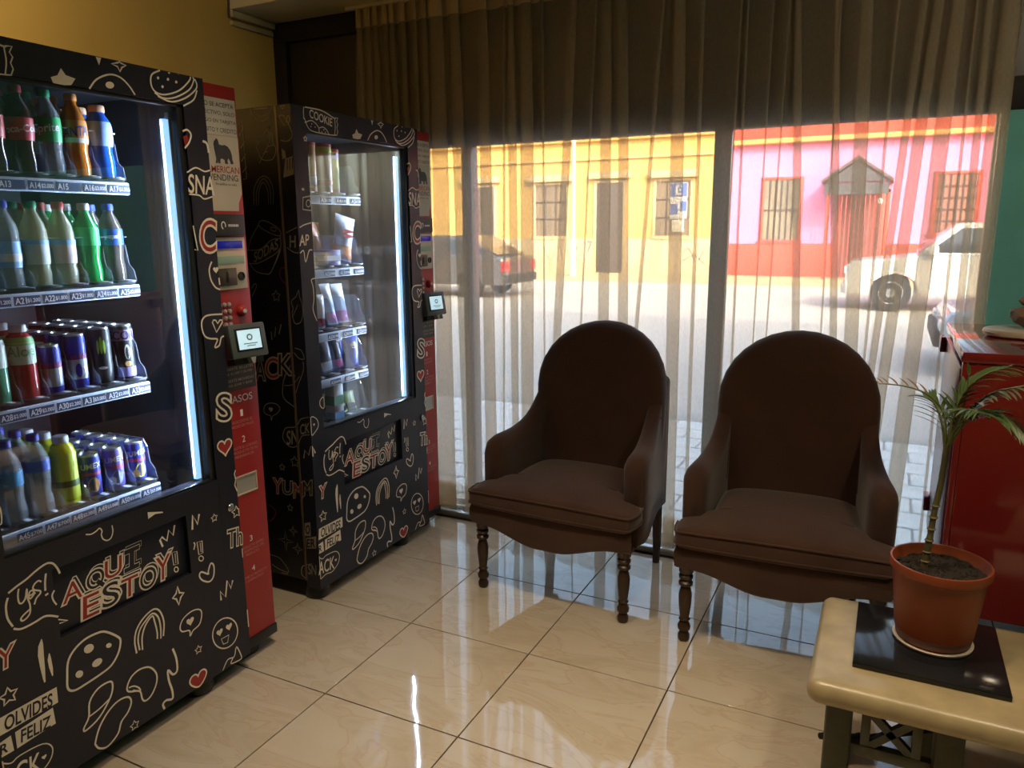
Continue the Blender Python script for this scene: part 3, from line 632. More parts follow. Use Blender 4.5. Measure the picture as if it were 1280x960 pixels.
def machine(loc, label, trays, tray_end, tags_):
    e = empty('vending_machine', loc, 0, label, 'vending machine')
    D, H = .067, 1.925
    # cabinet
    MB().box(-.85, 0, .08, -D, .012, H).box(-.85, .96, .08, -D, .972, H).box(-.85, .012, H-.03, -D, .96, H).box(-.85, .012, .08, -D, .96, .12).box(-.85, .012, .12, -.835, .96, H-.03).build('cabinet_body', BLACKV, e, bevel=.003)
    MB().box(-.83, .735, .12, -D-.002, .742, H-.03).box(-.83, .012, .12, -.82, .735, H-.03).box(-.82, .014, .12, -D-.002, .02, H-.03).box(-.82, .02, H-.05, -D-.002, .735, H-.032).box(-.82, .02, .60, -D-.002, .735, .62).build('cabinet_liner', LINER, e)
    MB().box(-D-.008, -.0025, .085, -D+.002, .006, H-.002).build('edge_trim', mat('bronze_edge_trim', (.16, .11, .07), .45, .3), e, bevel=.001)
    # door with its openings
    d = MB()
    for a in ((0, .705, .077, 1.842), (.735, .705, .814, 1.842), (0, 1.842, .814, H), (0, .055, .814, .44), (0, .44, .185, .63), (.606, .44, .814, .63), (0, .63, .814, .705)):
        d.box(-D, a[0], a[1], 0, a[2], a[3])
    door = d.build('door', NAVY, e)
    flap = MB().box(-.05, .185, .44, -.014, .606, .63).build('delivery_flap', NAVY, e, bevel=.002)
    printed('door', door, (0, 0, 0), [INK, RINK, NAVY])
    printed('flap', flap, (-.014, 0, 0), [INK, RINK, NAVY])
    MB().box(-D, .715, .705, -.006, .735, 1.842).box(-.02, .077, .705, -.004, .715, .713).box(-.02, .077, 1.832, -.004, .715, 1.842).box(-.02, .077, .713, -.004, .083, 1.832).build('window_gasket', BLACKP, door, bevel=.002)
    MB().box(-.024, .083, .713, -.019, .715, 1.832).build('window_pane', DGLASS, door)
    MB().box(-.001, .742, .055, .0004, .746, .705).build('door_groove', BLACKP, door)
    lk = MB(); 
    lk.rings([[(x, .777+r*math.cos(2*math.pi*k/16), .598+r*math.sin(2*math.pi*k/16)) for k in range(16)] for x, r in ((0, .013), (.006, .013), (.009, .010), (.009, .005), (.006, .004))])
    lk.build('lock', mat('chrome_lock', (.6, .6, .6), .25, 1.), door, smooth=True)
    # light bars just inside the door
    MB().box(-.050, .690, .715, -.036, .708, 1.80).build('led_bar', LEDM, e); MB().box(-.062, .05, .72, -.05, .066, 1.80).build('led_bar', LEDM, e)
    MB().box(-.050, .708, .70, -.036, .713, 1.82).build('led_backing', mat('led_backing_metal', (.4, .45, .5), .4, .6), e)
    for u, ry in ((.686, 20), (.072, -20)):
        l = bpy.data.lights.new('led_light', 'AREA'); l.shape = 'RECTANGLE'; l.size = 1.06; l.size_y = .016; l.energy = 17; l.color = (.60, .78, 1)
        lo = bpy.data.objects.new('led_light', l); COL.objects.link(lo); lo.parent = e; lo.location = (-.034, u, 1.26)
        dv = Vector((-.7, -1 if ry > 0 else 1, 0)).normalized(); xa = Vector((0, 0, 1)); za = -dv; ya = za.cross(xa)
        lo.rotation_euler = Matrix((xa, ya, za)).transposed().to_euler()
    # red control column
    X = -.035
    col = MB().box(-.13, .814, .082, X, .972, H).build('control_column', REDP, e, bevel=.002)
    MB().box(-.13, .814, .045, X+.004, .976, .082).build('column_base', BLACKP, e, bevel=.003)
    STK = mat('pale_sticker', (.60, .55, .46), .6, var=.03)
    MB().box(X, .818, 1.775, X+.0012, .966, 1.885).build('notice_sticker', mat('notice_paper', (.66, .62, .54), .6), col)
    MB().prism([(.818, 1.545), (.950, 1.545), (.952, 1.57), (.968, 1.60), (.968, 1.774), (.818, 1.774)], 0, X, X+.001).build('brand_sticker', STK, col)
    DINK = mat('dark_ink', (.05, .05, .06), .6)
    panel_text(col, 'notice_lettering', [('NO SE ACEPTA', .893, 1.859, .013, .13), ('EFECTIVO, SOLO', .893, 1.834, .013, .135), ('PAGO EN TARJETA', .893, 1.809, .013, .142), ('DEBITO Y CREDITO', .893, 1.784, .013, .142)], DINK, X+.0016)
    bear = MB(); bear.add([(X+.0016, .905+p[0]*1.05, 1.690+p[1]*1.1) for p in BEAR], [tuple(range(len(BEAR)))]); bear.build('bear_emblem', DINK, col, fix=False)
    panel_text(col, 'brand_lettering_red', [('AMERICAN', .897, 1.662, .020, .132)], RINK, X+.0016)
    panel_text(col, 'brand_lettering_dark', [('VENDING', .897, 1.638, .019, .118), ('Simplifica tu vida', .905, 1.622, .009, .085)], DINK, X+.0016)
    MB().box(X, .820, 1.468, X+.014, .958, 1.535).build('card_reader_box', mat('charcoal_plastic', (.035, .035, .035), .45), col, bevel=.002)
    sw = MB(); sw.add(*[[(X+.0146, .868+p.x, 1.500+p.y) for p in ribbon([(.008*math.cos(t*.5), .011*math.sin(t*.5)) for t in range(-1, 10)], .004)[0]], ribbon([(.008*math.cos(t*.5), .011*math.sin(t*.5)) for t in range(-1, 10)], .004)[1]])
    for k in range(7): sw.box(X+.0142, .888+k*.0062, 1.496, X+.0146, .892+k*.0062, 1.5035)
    sw.build('reader_mark', WINK, col, fix=False)
    pp = MB().box(X, .820, 1.298, X+.006, .959, 1.463).build('payment_plate', mat('cream_metal_plate', (.62, .54, .42), .4, .2), col, bevel=.002)
    MB().box(X+.006, .832, 1.428, X+.011, .945, 1.452).build('bill_slot', mat('blue_bill_slot', (.01, .012, .16), .15, emit=.25, ecol=(.01, .02, .5)), pp, bevel=.002)
    MB().box(X+.006, .832, 1.380, X+.009, .949, 1.404).build('display', mat('green_lcd', (.22, .30, .20), .3, emit=.08, ecol=(.4, .6, .4)), pp, bevel=.001)
    cm = MB().box(X+.006, .834, 1.310, X+.010, .912, 1.366).box(X+.010, .868, 1.322, X+.014, .878, 1.356).build('coin_slot', mat('bronze_coin_plate', (.12, .10, .075), .35, .6), pp, bevel=.002)
    MB().box(X+.0141, .8715, 1.327, X+.0146, .8745, 1.351).build('coin_opening', BLACKP, pp)
    rn = MB(); rn.rings([[(X+.006+dx, .932+r*math.cos(2*math.pi*k/18), 1.338+r*math.sin(2*math.pi*k/18)) for k in range(18)] for dx, r in ((0, .014), (.004, .014), (.004, .011), (.001, .010))]); rn.build('coin_return', BLACKP, pp, smooth=True)
    for i in range(4):
        for j in range(3):
            q = MB(); u0, z0 = .838+j*.019, 1.250-i*.0215
            q.rings([[(X+dx, u0+r*math.cos(2*math.pi*k/10), z0+r*math.sin(2*math.pi*k/10)) for k in range(10)] for dx, r in ((0, .0078), (.004, .0074), (.005, .005))])
            q.build('keypad_button', mat('steel_button', (.50, .46, .42), .35, .5), col, smooth=True)
    kb = MB().rings([[(X+dx, .925+r*math.cos(2*math.pi*k/16), 1.225+r*math.sin(2*math.pi*k/16)) for k in range(16)] for dx, r in ((0, .019), (.006, .018), (.016, .013), (.018, .009))]).build('round_button', mat('red_button', (.45, .03, .03), .3), col, smooth=True)
    MB().rings([[(X+dx, .925+r*math.cos(2*math.pi*k/12), 1.225+r*math.sin(2*math.pi*k/12)) for k in range(12)] for dx, r in ((.018, .008), (.021, .006))]).build('button_centre', mat('pale_button_centre', (.7, .66, .62), .4), kb, smooth=True)
    # tilted card terminal
    t1 = MB().box(0, -.066, -.055, .045, .066, .055).build('card_terminal', mat('grey_terminal', (.10, .12, .13), .45), e, bevel=.006)
    t1.location = (X+.02, .898, 1.128); t1.rotation_euler = (0, R(-10), R(-12))
    MB().box(.0452, -.048, -.034, .047, .048, .040).build('terminal_bezel', BLACKP, t1, bevel=.001)
    MB().box(.0471, -.040, -.028, .0478, .042, .034).build('terminal_screen', mat('lit_screen', (.5, .7, .78), .2, var=.15, scale=30, emit=.75, ecol=(.55, .80, .92)), t1)
    sm = MB(); sm.rings([[(.0482, .002+r*math.cos(2*math.pi*k/16), .010+r*math.sin(2*math.pi*k/16)) for k in range(16)] for r in (.006, .011)], cap=False); sm.box(.048, -.022, -.012, .0482, .028, -.009); sm.box(.048, -.012, -.019, .0482, .020, -.016)
    sm.build('screen_mark', mat('screen_grey', (.22, .34, .42), .4), t1, fix=False)
    MB().prism([(-.004, -.055), (.016, -.055), (.010, -.075), (.002, -.075)], 0, .02, .044).build('terminal_latch', mat('pale_grey_plastic', (.3, .32, .33), .5), t1)
    MB().box(-.03, -.05, -.075, .02, .06, .05).build('terminal_bracket', BLACKP, t1, bevel=.003)
    # lower column: notes and steps
    MB().box(X, .818, .965, X+.0012, .966, 1.062).build('dark_notice', mat('dark_notice_print', (.06, .05, .045), .5), col)
    panel_text(col, 'dark_notice_lettering', [('INSERTE BILLETES', .895, 1.035, .009, .125), ('DE $1.000 Y $2.000', .895, 1.019, .009, .115), ('INSERTE MONEDAS', .895, .996, .009, .125), ('$50, $100 Y $500', .895, .980, .009, .11)], mat('grey_ink', (.42, .38, .33), .6), X+.0018)
    panel_text(col, 'step_lettering', [('PASOS', .892, .925, .024, .105), ('1', .892, .876, .022, .010), ('2', .892, .786, .022, .013), ('3', .889, .432, .020, .012), ('4', .889, .322, .020, .014)], WINK, X+.0012)
    PINK = mat('pale_red_ink', (.62, .24, .22), .6)
    panel_text(col, 'step_small_lettering', [('SELECCIONE EL', .893, .855, .009, .09), ('MEDIO DE PAGO', .893, .840, .009, .095), ('DIGITE EL CODIGO', .896, .766, .009, .11), ('PRODUCTO DE SU', .896, .751, .009, .11), ('PREFERENCIA', .890, .736, .009, .085),
               ('PRODUCTO ESPERE', .892, .412, .009, .11), ('EL DESPACHO DEL', .892, .398, .009, .11), ('PRODUCTO', .890, .384, .009, .06), ('RETIRE SU PRODUCTO', .894, .303, .009, .115), ('Y DISFRUTELO', .890, .289, .009, .085)], PINK, X+.0012)
    sl = MB().box(X-.002, .822, .606, X+.004, .936, .612).box(X-.002, .822, .668, X+.004, .936, .674).box(X-.002, .930, .612, X+.004, .936, .668).box(X-.002, .816, .606, X+.004, .822, .674).build('coin_tray_frame', mat('cream_metal_plate', (.62, .54, .42), .4, .2), col, bevel=.001)
    MB().box(X-.001, .822, .612, X+.001, .930, .668).build('coin_tray_flap', mat('pale_flap', (.50, .47, .43), .3, .3), sl)
    # feet
    for x, u in ((-.065, .055), (-.065, .64), (-.105, .885), (-.75, .06), (-.75, .9)):
        MB().lathe([(.046, 0), (.050, .006), (.050, .03), (.046, .045), (.044, .075), (.044, .085)], (x, u, 0), 20).build('foot', BLACKP, e, smooth=True)
    # trays
    for i, z in enumerate(trays):
        names = tags_[i]; n = len(names); pit = .0735 if tray_end > .5 else .096
        t = MB().box(-.60, .025, z-.012, -.09, tray_end, z).build('tray', DARKTRAY, e)
        s = MB(); s.box(-.09, .025, z-.041, -.080, tray_end+.006, z-.007); s.build('price_strip', STRIP, t, bevel=.004)
        tx = MB()
        for k, nm in enumerate(names):
            u = tray_end-.03-k*pit
            if nm:
                a, p = nm
                MB().box(-.0805, u-.032, z-.037, -.0788, u+.034, z-.014).build('price_tag', TAGM, t)
                text_on(tx, a, (-.0782, u-.029, z-.033), (0, .028, 0), (0, 0, .015), .02)
                if p: text_on(tx, p, (-.0782, u+.001, z-.032), (0, .032, 0), (0, 0, .011), .02)
            MB().box(-.12, u-pit/2+.008, z+.0005, -.085, u+pit/2-.008, z+.007).build('lane_slide', BLACKP, t, bevel=.002)
            MB().box(-.115, u+.004, z+.0072, -.086, u+.016, z+.0082).build('lane_mark', mat('pale_lane_mark', (.6, .65, .7), .5), t)
            MB().prism([(-.30, z), (-.092, z), (-.100, z+.035), (-.118, z+.05), (-.125, z+.10), (-.14, z+.125), (-.30, z+.125)], 1, u+pit/2-.0015, u+pit/2+.0015).build('divider', ACRY, t)
        tx.build('price_lettering', WINK, t, fix=False)
        if tray_end > .5 and i < 2: MB().tube([(-.115, .03, z+.128), (-.115, tray_end+.004, z+.128)], .0022, 6).build('front_bar', ACRY, t, smooth=True)
    return e
M1P, M2P = (-.33, -.804, 0), (-.42, .48, 0)
T1 = [1.625, 1.340, 1.053, .738]
T2 = [1.625, 1.335, 1.078, .887, .692]
TG1 = [[('A17', '$1.500'), ('A16', '$2.000'), ('A15', ''), ('A14', '$2.000'), ('A13', ''), ('A12', '$2.000'), ('A11', '')],
       [('A25', '$2.000'), ('A24', '$2.000'), ('A23', '$1.800'), ('A22', '$1.800'), ('A21', '$1.200'), ('A20', '$1.200'), None],
       [('A33', '$2.000'), ('A32', '$2.000'), ('A31', '$3.000'), ('A30', '$2.200'), ('A29', '$2.000'), ('A28', '$2.000'), None],
       [('A51', '$2.000'), ('A50', '$2.000'), ('A49', '$2.000'), ('A48', '$2.000'), ('A47', '$700'), ('A45', '$700'), None]]
TG2 = [[('A5', '$1.500'), ('A4', '$1.500'), ('A3', '$1.500'), None], [('A14', '$800'), ('A13', '$900'), ('A12', '$900'), None], [('A25', '$700'), ('A24', '$700'), ('A23', '$700'), None], [('A36', '$600'), ('A35', '$600'), ('A34', '$600'), None], [None, None, None, None]]
VM1 = machine(M1P, 'near black vending machine with white doodles, filled with bottled and canned drinks', T1, .587, TG1)
VM2 = machine(M2P, 'far black vending machine with white doodles, stocked with snacks, beside the curtain', T2, .480, TG2)
# print on the side of the far machine that faces the room, inks darkened to paint its shade
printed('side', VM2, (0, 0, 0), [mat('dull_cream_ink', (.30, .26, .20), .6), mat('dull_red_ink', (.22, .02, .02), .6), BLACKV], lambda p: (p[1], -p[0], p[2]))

# ================================================================== drinks and snacks
PETC = liquid('clear_bottle', (.80, .86, .90), .72); COLA = liquid('cola_drink', (.035, .012, .008), .12); ORAN = liquid('orange_drink', (.72, .22, .02), .22)
BLUD = liquid('blue_drink', (.02, .12, .62), .15); GRND = liquid('green_bottle', (.02, .45, .09), .2); REDD = liquid('red_aloe_drink', (.42, .03, .03), .2); YELD = liquid('yellow_drink', (.72, .72, .03), .12); PALE = liquid('pale_lemon_drink', (.80, .80, .55), .6)
def C(n, c, r=.4, me=0.): return mat(n, c, r, me, var=.03)
def bottle_mesh(prof, name, m, par): return MB().lathe(prof, n=20).build(name, m, par, smooth=True)
CONT = [(.026,0),(.032,.004),(.033,.03),(.030,.055),(.0285,.07),(.031,.09),(.0325,.11),(.0325,.145),(.030,.158),(.022,.178),(.0135,.193),(.0135,.205)]
WATR = [(.026,0),(.032,.005),(.0325,.04),(.030,.052),(.0325,.065),(.0325,.125),(.0325,.14),(.028,.165),(.018,.185),(.0135,.195),(.0135,.207)]
SPRT = [(.028,0),(.034,.005),(.034,.05),(.030,.075),(.030,.085),(.034,.105),(.034,.14),(.030,.16),(.022,.172),(.019,.178),(.019,.185)]
ALOE = [(.028,0),(.033,.004),(.033,.10),(.033,.15),(.027,.168),(.018,.178),(.018,.182)]
def bottle(name, label, prof, liq, cap, lab, z0, z1, txt=None, tcol=None, th=.02, cat='bottle', group=None, capr=None, tilt=0., wide=1., second=None):
    e = empty(name, (0, 0, 0), 0, label, cat, group)
    top = prof[-1][1]; cr = capr or prof[-1][0]+.0015
    bottle_mesh(prof, 'bottle_body', liq, e)
    MB().lathe([(cr, top-.004), (cr+.0005, top+.002), (cr, top+.012), (cr-.002, top+.0145)], n=16).build('cap', cap, e, smooth=True)
    def rad(z):
        for (r0, a), (r1, b) in zip(prof, prof[1:]):
            if a <= z <= b: return r0+(r1-r0)*(z-a)/(b-a+1e-9)
        return prof[-1][0]
    if lab:
        zs = [z0+(z1-z0)*k/5 for k in range(6)]
        l = MB().lathe([(rad(z)+.0008, z) for z in zs], n=20, cap=False).build('label', lab, e, smooth=True, fix=False)
        if txt:
            mb = MB(); text_wrap(mb, txt, max(rad(z) for z in zs)+.0018, R(-32), (z0+z1)/2-th/2, th, wide, .02, tilt)
            mb.build('label_lettering', tcol, l, fix=False)
        if second:
            zc, hc, mm = second
            MB().lathe([(rad(z)+.0014, z) for z in (zc, zc+hc/2, zc+hc)], n=20, cap=False).build('label_band', mm, l, smooth=True, fix=False)
    return e
def can(name, label, r, h, m, band=None, txt=None, tcol=None, th=.02, zt=.06, wide=1., tilt=0., art=None):
    e = empty(name, (0, 0, 0), 0, label, 'can')
    MB().lathe([(r*.78, 0), (r*.95, .006), (r, .012), (r, h-.016), (r*.93, h-.006)], n=20).build('can_body', m, e, smooth=True)
    lid = MB().lathe([(r*.93, h-.006), (r*.93, h-.001), (r*.88, h), (r*.84, h-.004), (.002, h-.004)], n=20).build('can_lid', C('can_aluminium', (.55, .56, .58), .28, .9), e, smooth=True)
    MB().box(-.004, -.010, h-.0035, .006, .008, h-.002).build('pull_tab', C('can_aluminium', (.55, .56, .58), .28, .9), lid)
    for (b0, b1, bm) in (band or []):
        MB().lathe([(r+.0004, b0), (r+.0004, b1)], n=20, cap=False).build('print_band', bm, e, smooth=True, fix=False)
    if txt:
        mb = MB(); text_wrap(mb, txt, r+.0011, R(-26), zt, th, wide, .02, tilt); mb.build('can_lettering', tcol, e, fix=False)
    if art:
        for (da, za, ra, hh, am) in art:
            mb = MB(); n = 14; rr = r+.0009
            mb.add([(rr*math.cos(R(-26)+(da+ra*math.cos(t))/r), rr*math.sin(R(-26)+(da+ra*math.cos(t))/r), za+hh*math.sin(t)) for t in [2*math.pi*k/n for k in range(n)]], [tuple(range(n))])
            mb.build('can_artwork', am, e, fix=False)
    return e
def lane(proto, tray, k, nback, short, pit=.078, x0=-.137):
    """set a product at the front of a lane and its copies behind it"""
    u = .587-.03-.0735*k; z = T1[tray]+.0075 if x0 > -.11 else T1[tray]+.001
    proto.location = (M1P[0]+x0, M1P[1]+u, z); proto.rotation_euler = (0, 0, R(random.uniform(-6, 6)))
    if nback: proto['group'] = short
    for i in range(nback):
        c = clone(proto); c.location = (M1P[0]+x0-pit*(i+1), M1P[1]+u, z); c.rotation_euler = (0, 0, R(random.uniform(-20, 20)))
        c['label'] = '%s, %s from the front' % (short, ['second', 'third', 'fourth', 'fifth', 'sixth'][i]); c['group'] = short
GCAP = C('green_cap', (.02, .30, .12)); RCAP = C('red_cap', (.55, .04, .04)); OCAP = C('orange_cap', (.80, .32, .10)); BCAP = C('blue_cap', (.03, .06, .5)); WCAP = C('white_cap', (.75, .76, .78)); PCAP = C('peach_cap', (.72, .40, .24))
RLAB = C('red_label', (.60, .03, .04)); GLAB = C('green_label', (.03, .42, .12)); OLAB = C('orange_label', (.78, .28, .05)); BLAB = C('blue_label', (.03, .09, .50)); LBLAB = C('light_blue_label', (.25, .48, .80)); WLAB = C('white_label', (.72, .74, .76))
PBLU = C('deep_blue_print', (.02, .03, .35)); SILV = C('silver_print', (.50, .55, .60), .3, .6); DBLK = C('black_print', (.012, .012, .014)); YPRT = C('yellow_print', (.80, .72, .06)); PURP = C('purple_print', (.20, .14, .50)); LIME = C('lime_print', (.35, .65, .06)); PEAC = C('peach_print', (.75, .42, .16)); MAG = C('magenta_print', (.55, .05, .15))
# tray 1
lane(bottle('sports_drink_bottle', 'blue sports drink with peach cap, rightmost on the top tray', SPRT, BLUD, PCAP, C('blue_white_label', (.30, .42, .75)), .09, .155, None, None), 0, 0, 2, 'blue sports drink on the top tray')
lane(bottle('orange_soda_bottle', 'orange soda bottle with orange cap, next to the blue sports drink', CONT, ORAN, OCAP, OLAB, .09, .15, 'FANTA', C('navy_ink', (.03, .04, .30)), .024, wide=.7, tilt=.15, second=(.092, .012, WLAB)), 0, 1, 2, 'orange soda on the top tray')
lane(bottle('lime_soda_bottle', 'clear lime soda with green cap and green label on the top tray', CONT, PETC, GCAP, GLAB, .088, .15, 'Sprite', WINK, .026, tilt=.12), 0, 2, 2, 'clear lime soda on the top tray')
lane(bottle('cola_bottle', 'dark cola bottle with red label on the top tray', CONT, COLA, C('dark_red_cap', (.30, .02, .03)), RLAB, .085, .14, 'Coca-Cola', WINK, .017, tilt=.1), 0, 3, 2, 'dark cola on the top tray')
lane(bottle('cola_bottle', 'cola bottle with a dark cap, leftmost in view on the top tray', CONT, COLA, DBLK, RLAB, .085, .14, None, None), 0, 4, 1, 'dark capped cola on the top tray')
# tray 2
lane(bottle('cola_bottle', 'clear cola bottle with blue cap and round blue label, second tray', CONT, liquid('thin_cola', (.16, .13, .11), .45), BCAP, BLAB, .105, .15, 'pepsi', WINK, .016, second=None), 1, 0, 1, 'blue labelled bottle on the second tray')
lane(bottle('green_soda_bottle', 'bright green soda bottle on the second tray', CONT, GRND, WCAP, C('bright_green_label', (.04, .55, .14)), .105, .155, None, None), 1, 1, 2, 'bright green soda on the second tray')
lane(bottle('flavoured_water_bottle', 'clear flavoured water with red cap on the second tray', WATR, PALE, RCAP, C('peach_white_label', (.62, .52, .50)), .06, .12, None, None, second=(.11, .012, LBLAB)), 1, 2, 2, 'red capped flavoured water on the second tray')
lane(bottle('flavoured_water_bottle', 'clear flavoured water with green cap on the second tray', WATR, PALE, GCAP, C('green_white_label', (.55, .62, .55)), .06, .12, None, None, second=(.112, .010, LBLAB)), 1, 3, 2, 'green capped flavoured water on the second tray')
lane(bottle('water_bottle', 'water bottle with light blue label, leftmost on the second tray', WATR, PETC, BCAP, LBLAB, .055, .12, None, None, second=(.07, .02, WLAB)), 1, 4, 2, 'blue labelled water on the second tray')
lane(bottle('water_bottle', 'water bottle with green cap half cut off by the photo edge, second tray', WATR, PETC, GCAP, LBLAB, .055, .12, None, None), 1, 5, 0, '')
# tray 3
lane(can('energy_drink_can', 'black energy drink can with purple lettering band, rightmost on the third tray', .030, .165, DBLK, [(.118, .15, C('lilac_print', (.34, .27, .62))), (.012, .04, C('lilac_print', (.34, .27, .62)))], 'SCORE', DBLK, .024, .122, .9, art=[(.004, .085, .008, .022, WLAB), (.004, .082, .005, .018, DBLK), (.004, .05, .010, .008, C('peach_print', (.75, .42, .16)))]), 2, 0, 4, 'black and purple energy can on the third tray', .066)
lane(can('energy_drink_can', 'tall black energy drink can with a green claw mark on the third tray', .030, .165, DBLK, None, None, art=[(0, .115, .004, .025, LIME), (.008, .11, .003, .02, LIME), (-.008, .11, .003, .02, LIME), (0, .05, .012, .004, WLAB)]), 2, 1, 4, 'black energy can on the third tray', .066)
lane(can('energy_drink_can', 'tall blue and silver energy drink can on the third tray', .0265, .155, PBLU, [(.03, .085, SILV)], 'Red Bull', RINK, .014, .087, .9, art=[(0, .055, .008, .02, PBLU)]), 2, 2, 4, 'tall blue and silver can on the third tray', .062)
lane(can('energy_drink_can', 'short blue and silver energy drink can on the third tray', .0265, .135, PBLU, [(.022, .072, SILV)], 'Red Bull', RINK, .014, .074, .9), 2, 3, 4, 'short blue and silver can on the third tray', .062)
lane(bottle('aloe_drink_bottle', 'red aloe drink bottle with white cap and green leaf label, third tray', ALOE, REDD, WCAP, C('pale_green_label', (.55, .66, .58)), .095, .165, 'Aloe', C('leaf_green_ink', (.12, .38, .14)), .026, capr=.020, second=(.145, .02, C('leaf_green', (.15, .42, .10)))), 2, 4, 2, 'red aloe drink on the third tray')
lane(bottle('aloe_drink_bottle', 'green aloe drink bottle at the photo edge, third tray', ALOE, liquid('green_aloe_drink', (.08, .35, .18), .2), WCAP, C('pale_green_label', (.55, .66, .58)), .095, .165, None, None, capr=.020), 2, 5, 1, 'green aloe drink on the third tray')
# tray 4
for k, (lb, am, ac) in enumerate([('nectar can with yellow fruit picture, rightmost on the bottom tray', YPRT, PEAC), ('nectar can with pale blue fruit picture, middle of three on the bottom tray', C('pale_blue_print', (.45, .55, .75)), WLAB), ('nectar can with peach picture, leftmost of three on the bottom tray', PEAC, C('brown_print', (.16, .06, .03)))]):
    lane(can('nectar_can', lb, .0275, .125, C('nectar_blue', (.03, .05, .38)) if k != 1 else PURP, [(.066, .074, MAG)], 'JUMEX', WINK, .020, .080, 1.0, .08, art=[(.006, .038, .016, .022, am), (-.008, .030, .010, .012, ac)]), 3, k, 4, ['blue nectar can in the right lane of the bottom tray', 'blue nectar can in the middle lane of the bottom tray', 'blue nectar can in the left lane of the bottom tray'][k], .062)
lane(bottle('lemon_drink_bottle', 'yellow lemon drink bottle with white cap on the bottom tray', ALOE, YELD, WCAP, C('yellow_green_label', (.62, .72, .05)), .02, .15, None, None, capr=.020, second=(.055, .018, C('dark_olive_print', (.08, .12, .02)))), 3, 3, 2, 'yellow lemon drink on the bottom tray')
lane(bottle('water_bottle', 'clear water bottle with dark blue cap and blue band, beside the yellow drink', CONT, PETC, BCAP, C('blue_band_label', (.06, .12, .55)), .12, .15, None, None), 3, 4, 2, 'blue capped water on the bottom tray')
lane(bottle('water_bottle', 'clear water bottle with sky blue band at the photo edge, bottom tray', CONT, PETC, BCAP, C('sky_label', (.10, .40, .75)), .10, .14, None, None), 3, 5, 2, 'sky blue banded water on the bottom tray')
# ---- snacks of the far machine
def snack_bag(name, label, w, h, t, m, m2=None, txt=None, tcol=None, grp=None):
    e = empty(name, (0, 0, 0), 0, label, 'snack bag', grp); mb = MB(); N, K = 9, 11; rows = []
    rnd = random.Random(label)
    for s in (1, -1):
        g = []
        for i in range(K):
            zz = h*i/(K-1); q = math.sin(math.pi*min(1, max(0, (i-.6)/(K-2.2))))**.6 if 0 < i < K-1 else 0
            g.append([(s*t/2*q*math.cos(math.pi*(j/(N-1)-.5))**.7+rnd.uniform(-.002, .002)*q, w*(j/(N-1)-.5)*(1-.06*q), zz) for j in range(N)])
        o = len(mb.v); mb.add([p for r_ in g for p in r_], [])
        for i in range(K-1):
            mb.k = 1 if (m2 and (i < 3)) else 0
            for j in range(N-1):
                a = o+i*N+j; mb.f.append((a, a+1, a+N+1, a+N) if s > 0 else (a, a+N, a+N+1, a+1)); mb.m.append(mb.k)
    mb.build('bag_body', [m, m2 or m], e, smooth='all', fix=False)
    z = MB().box(-.001, -w/2, -.004, .001, w/2, .006).box(-.001, -w/2, h-.006, .001, w/2, h+.004); z.build('bag_seal', m, e)
    if txt:
        x = MB(); v, f, a = glyphs(txt, .02); hh = w*.75/a
        x.add([(t/2+.0015-abs(p[0]-.5)*t*.35, (p[0]-.5)*w*.75, h*.52+p[1]*hh+(p[0]-.5)*.01) for p in v], f); x.build('bag_lettering', tcol or WINK, e, fix=False)
    return e
def carton(name, label, sx, sy, sz, m, band, cat='carton'):
    e = empty(name, (0, 0, 0), 0, label, cat)
    MB().box(-sx/2, -sy/2, 0, sx/2, sy/2, sz).build('carton_body', m, e, bevel=.002)
    for (z0, z1, bm) in band: MB().box(-sx/2-.0006, -sy/2-.0006, z0, sx/2+.0006, sy/2+.0006, z1).build('carton_band', bm, e)
    return e
def at2(o, u, tray, x=-.145, rz=0, tilt=0, roll=0):
    o.location = (M2P[0]+x, M2P[1]+u, T2[tray]+.006 if tilt == 0 else T2[tray]+.012); o.rotation_euler = (R(roll), R(tilt), R(rz)); o.location.z += abs(math.sin(R(roll)))*.05; return o
def canister(label, r, h, m, top, bands, txt=None, tcol=None):
    e = empty('chips_canister', (0, 0, 0), 0, label, 'canister')
    MB().lathe([(r, 0), (r+.001, .003), (r, .006), (r, h-.006)], n=22).build('tube_body', m, e, smooth=True)
    MB().lathe([(r+.0015, h-.010), (r+.0015, h), (r-.002, h+.003)], n=22).build('lid', top, e, smooth=True)
    for z0, z1, bm in bands: MB().lathe([(r+.0005, z0), (r+.0005, z1)], n=22, cap=False).build('print_band', bm, e, smooth=True, fix=False)
    if txt: mb = MB(); text_wrap(mb, txt, r+.0012, R(-35), h*.22, .022, 1, .02, .3); mb.build('canister_lettering', tcol, e, fix=False)
    return e
CHIPR = C('chip_red', (.55, .04, .05)); CHY = C('chip_yellow_green', (.58, .62, .08)); SKIN = C('salmon_print', (.70, .42, .36))
at2(canister('tall chips canister with yellow green band and red lid, top tray of snacks', .036, .190, SKIN, CHIPR, [(.155, .180, CHY), (.03, .05, CHIPR)], None, None), .330, 0)
at2(canister('slim chips canister with pale band and red lid, right of the taller one', .027, .178, CHY, CHIPR, [(.140, .165, C('lilac_pale', (.62, .45, .66))), (.0, .018, C('orange_base', (.70, .25, .06)))]), .408, 0, -.16)
at2(canister('second yellow green chips canister behind the first, top tray of snacks', .036, .190, CHY, CHIPR, [(.155, .180, CHIPR)]), .325, 0, -.235)
at2(canister('orange chips canister at the left end of the top snack tray', .036, .190, C('orange_tube', (.66, .26, .05)), CHIPR, [(.03, .06, WLAB)]), .235, 0)
at2(snack_bag('chips_bag', 'white and orange chips bag leaning on the second snack tray', .105, .185, .05, C('bag_white_blue', (.58, .62, .72), .3), C('bag_orange', (.72, .24, .05), .3)), .425, 1, -.15, -12, -8, -16)
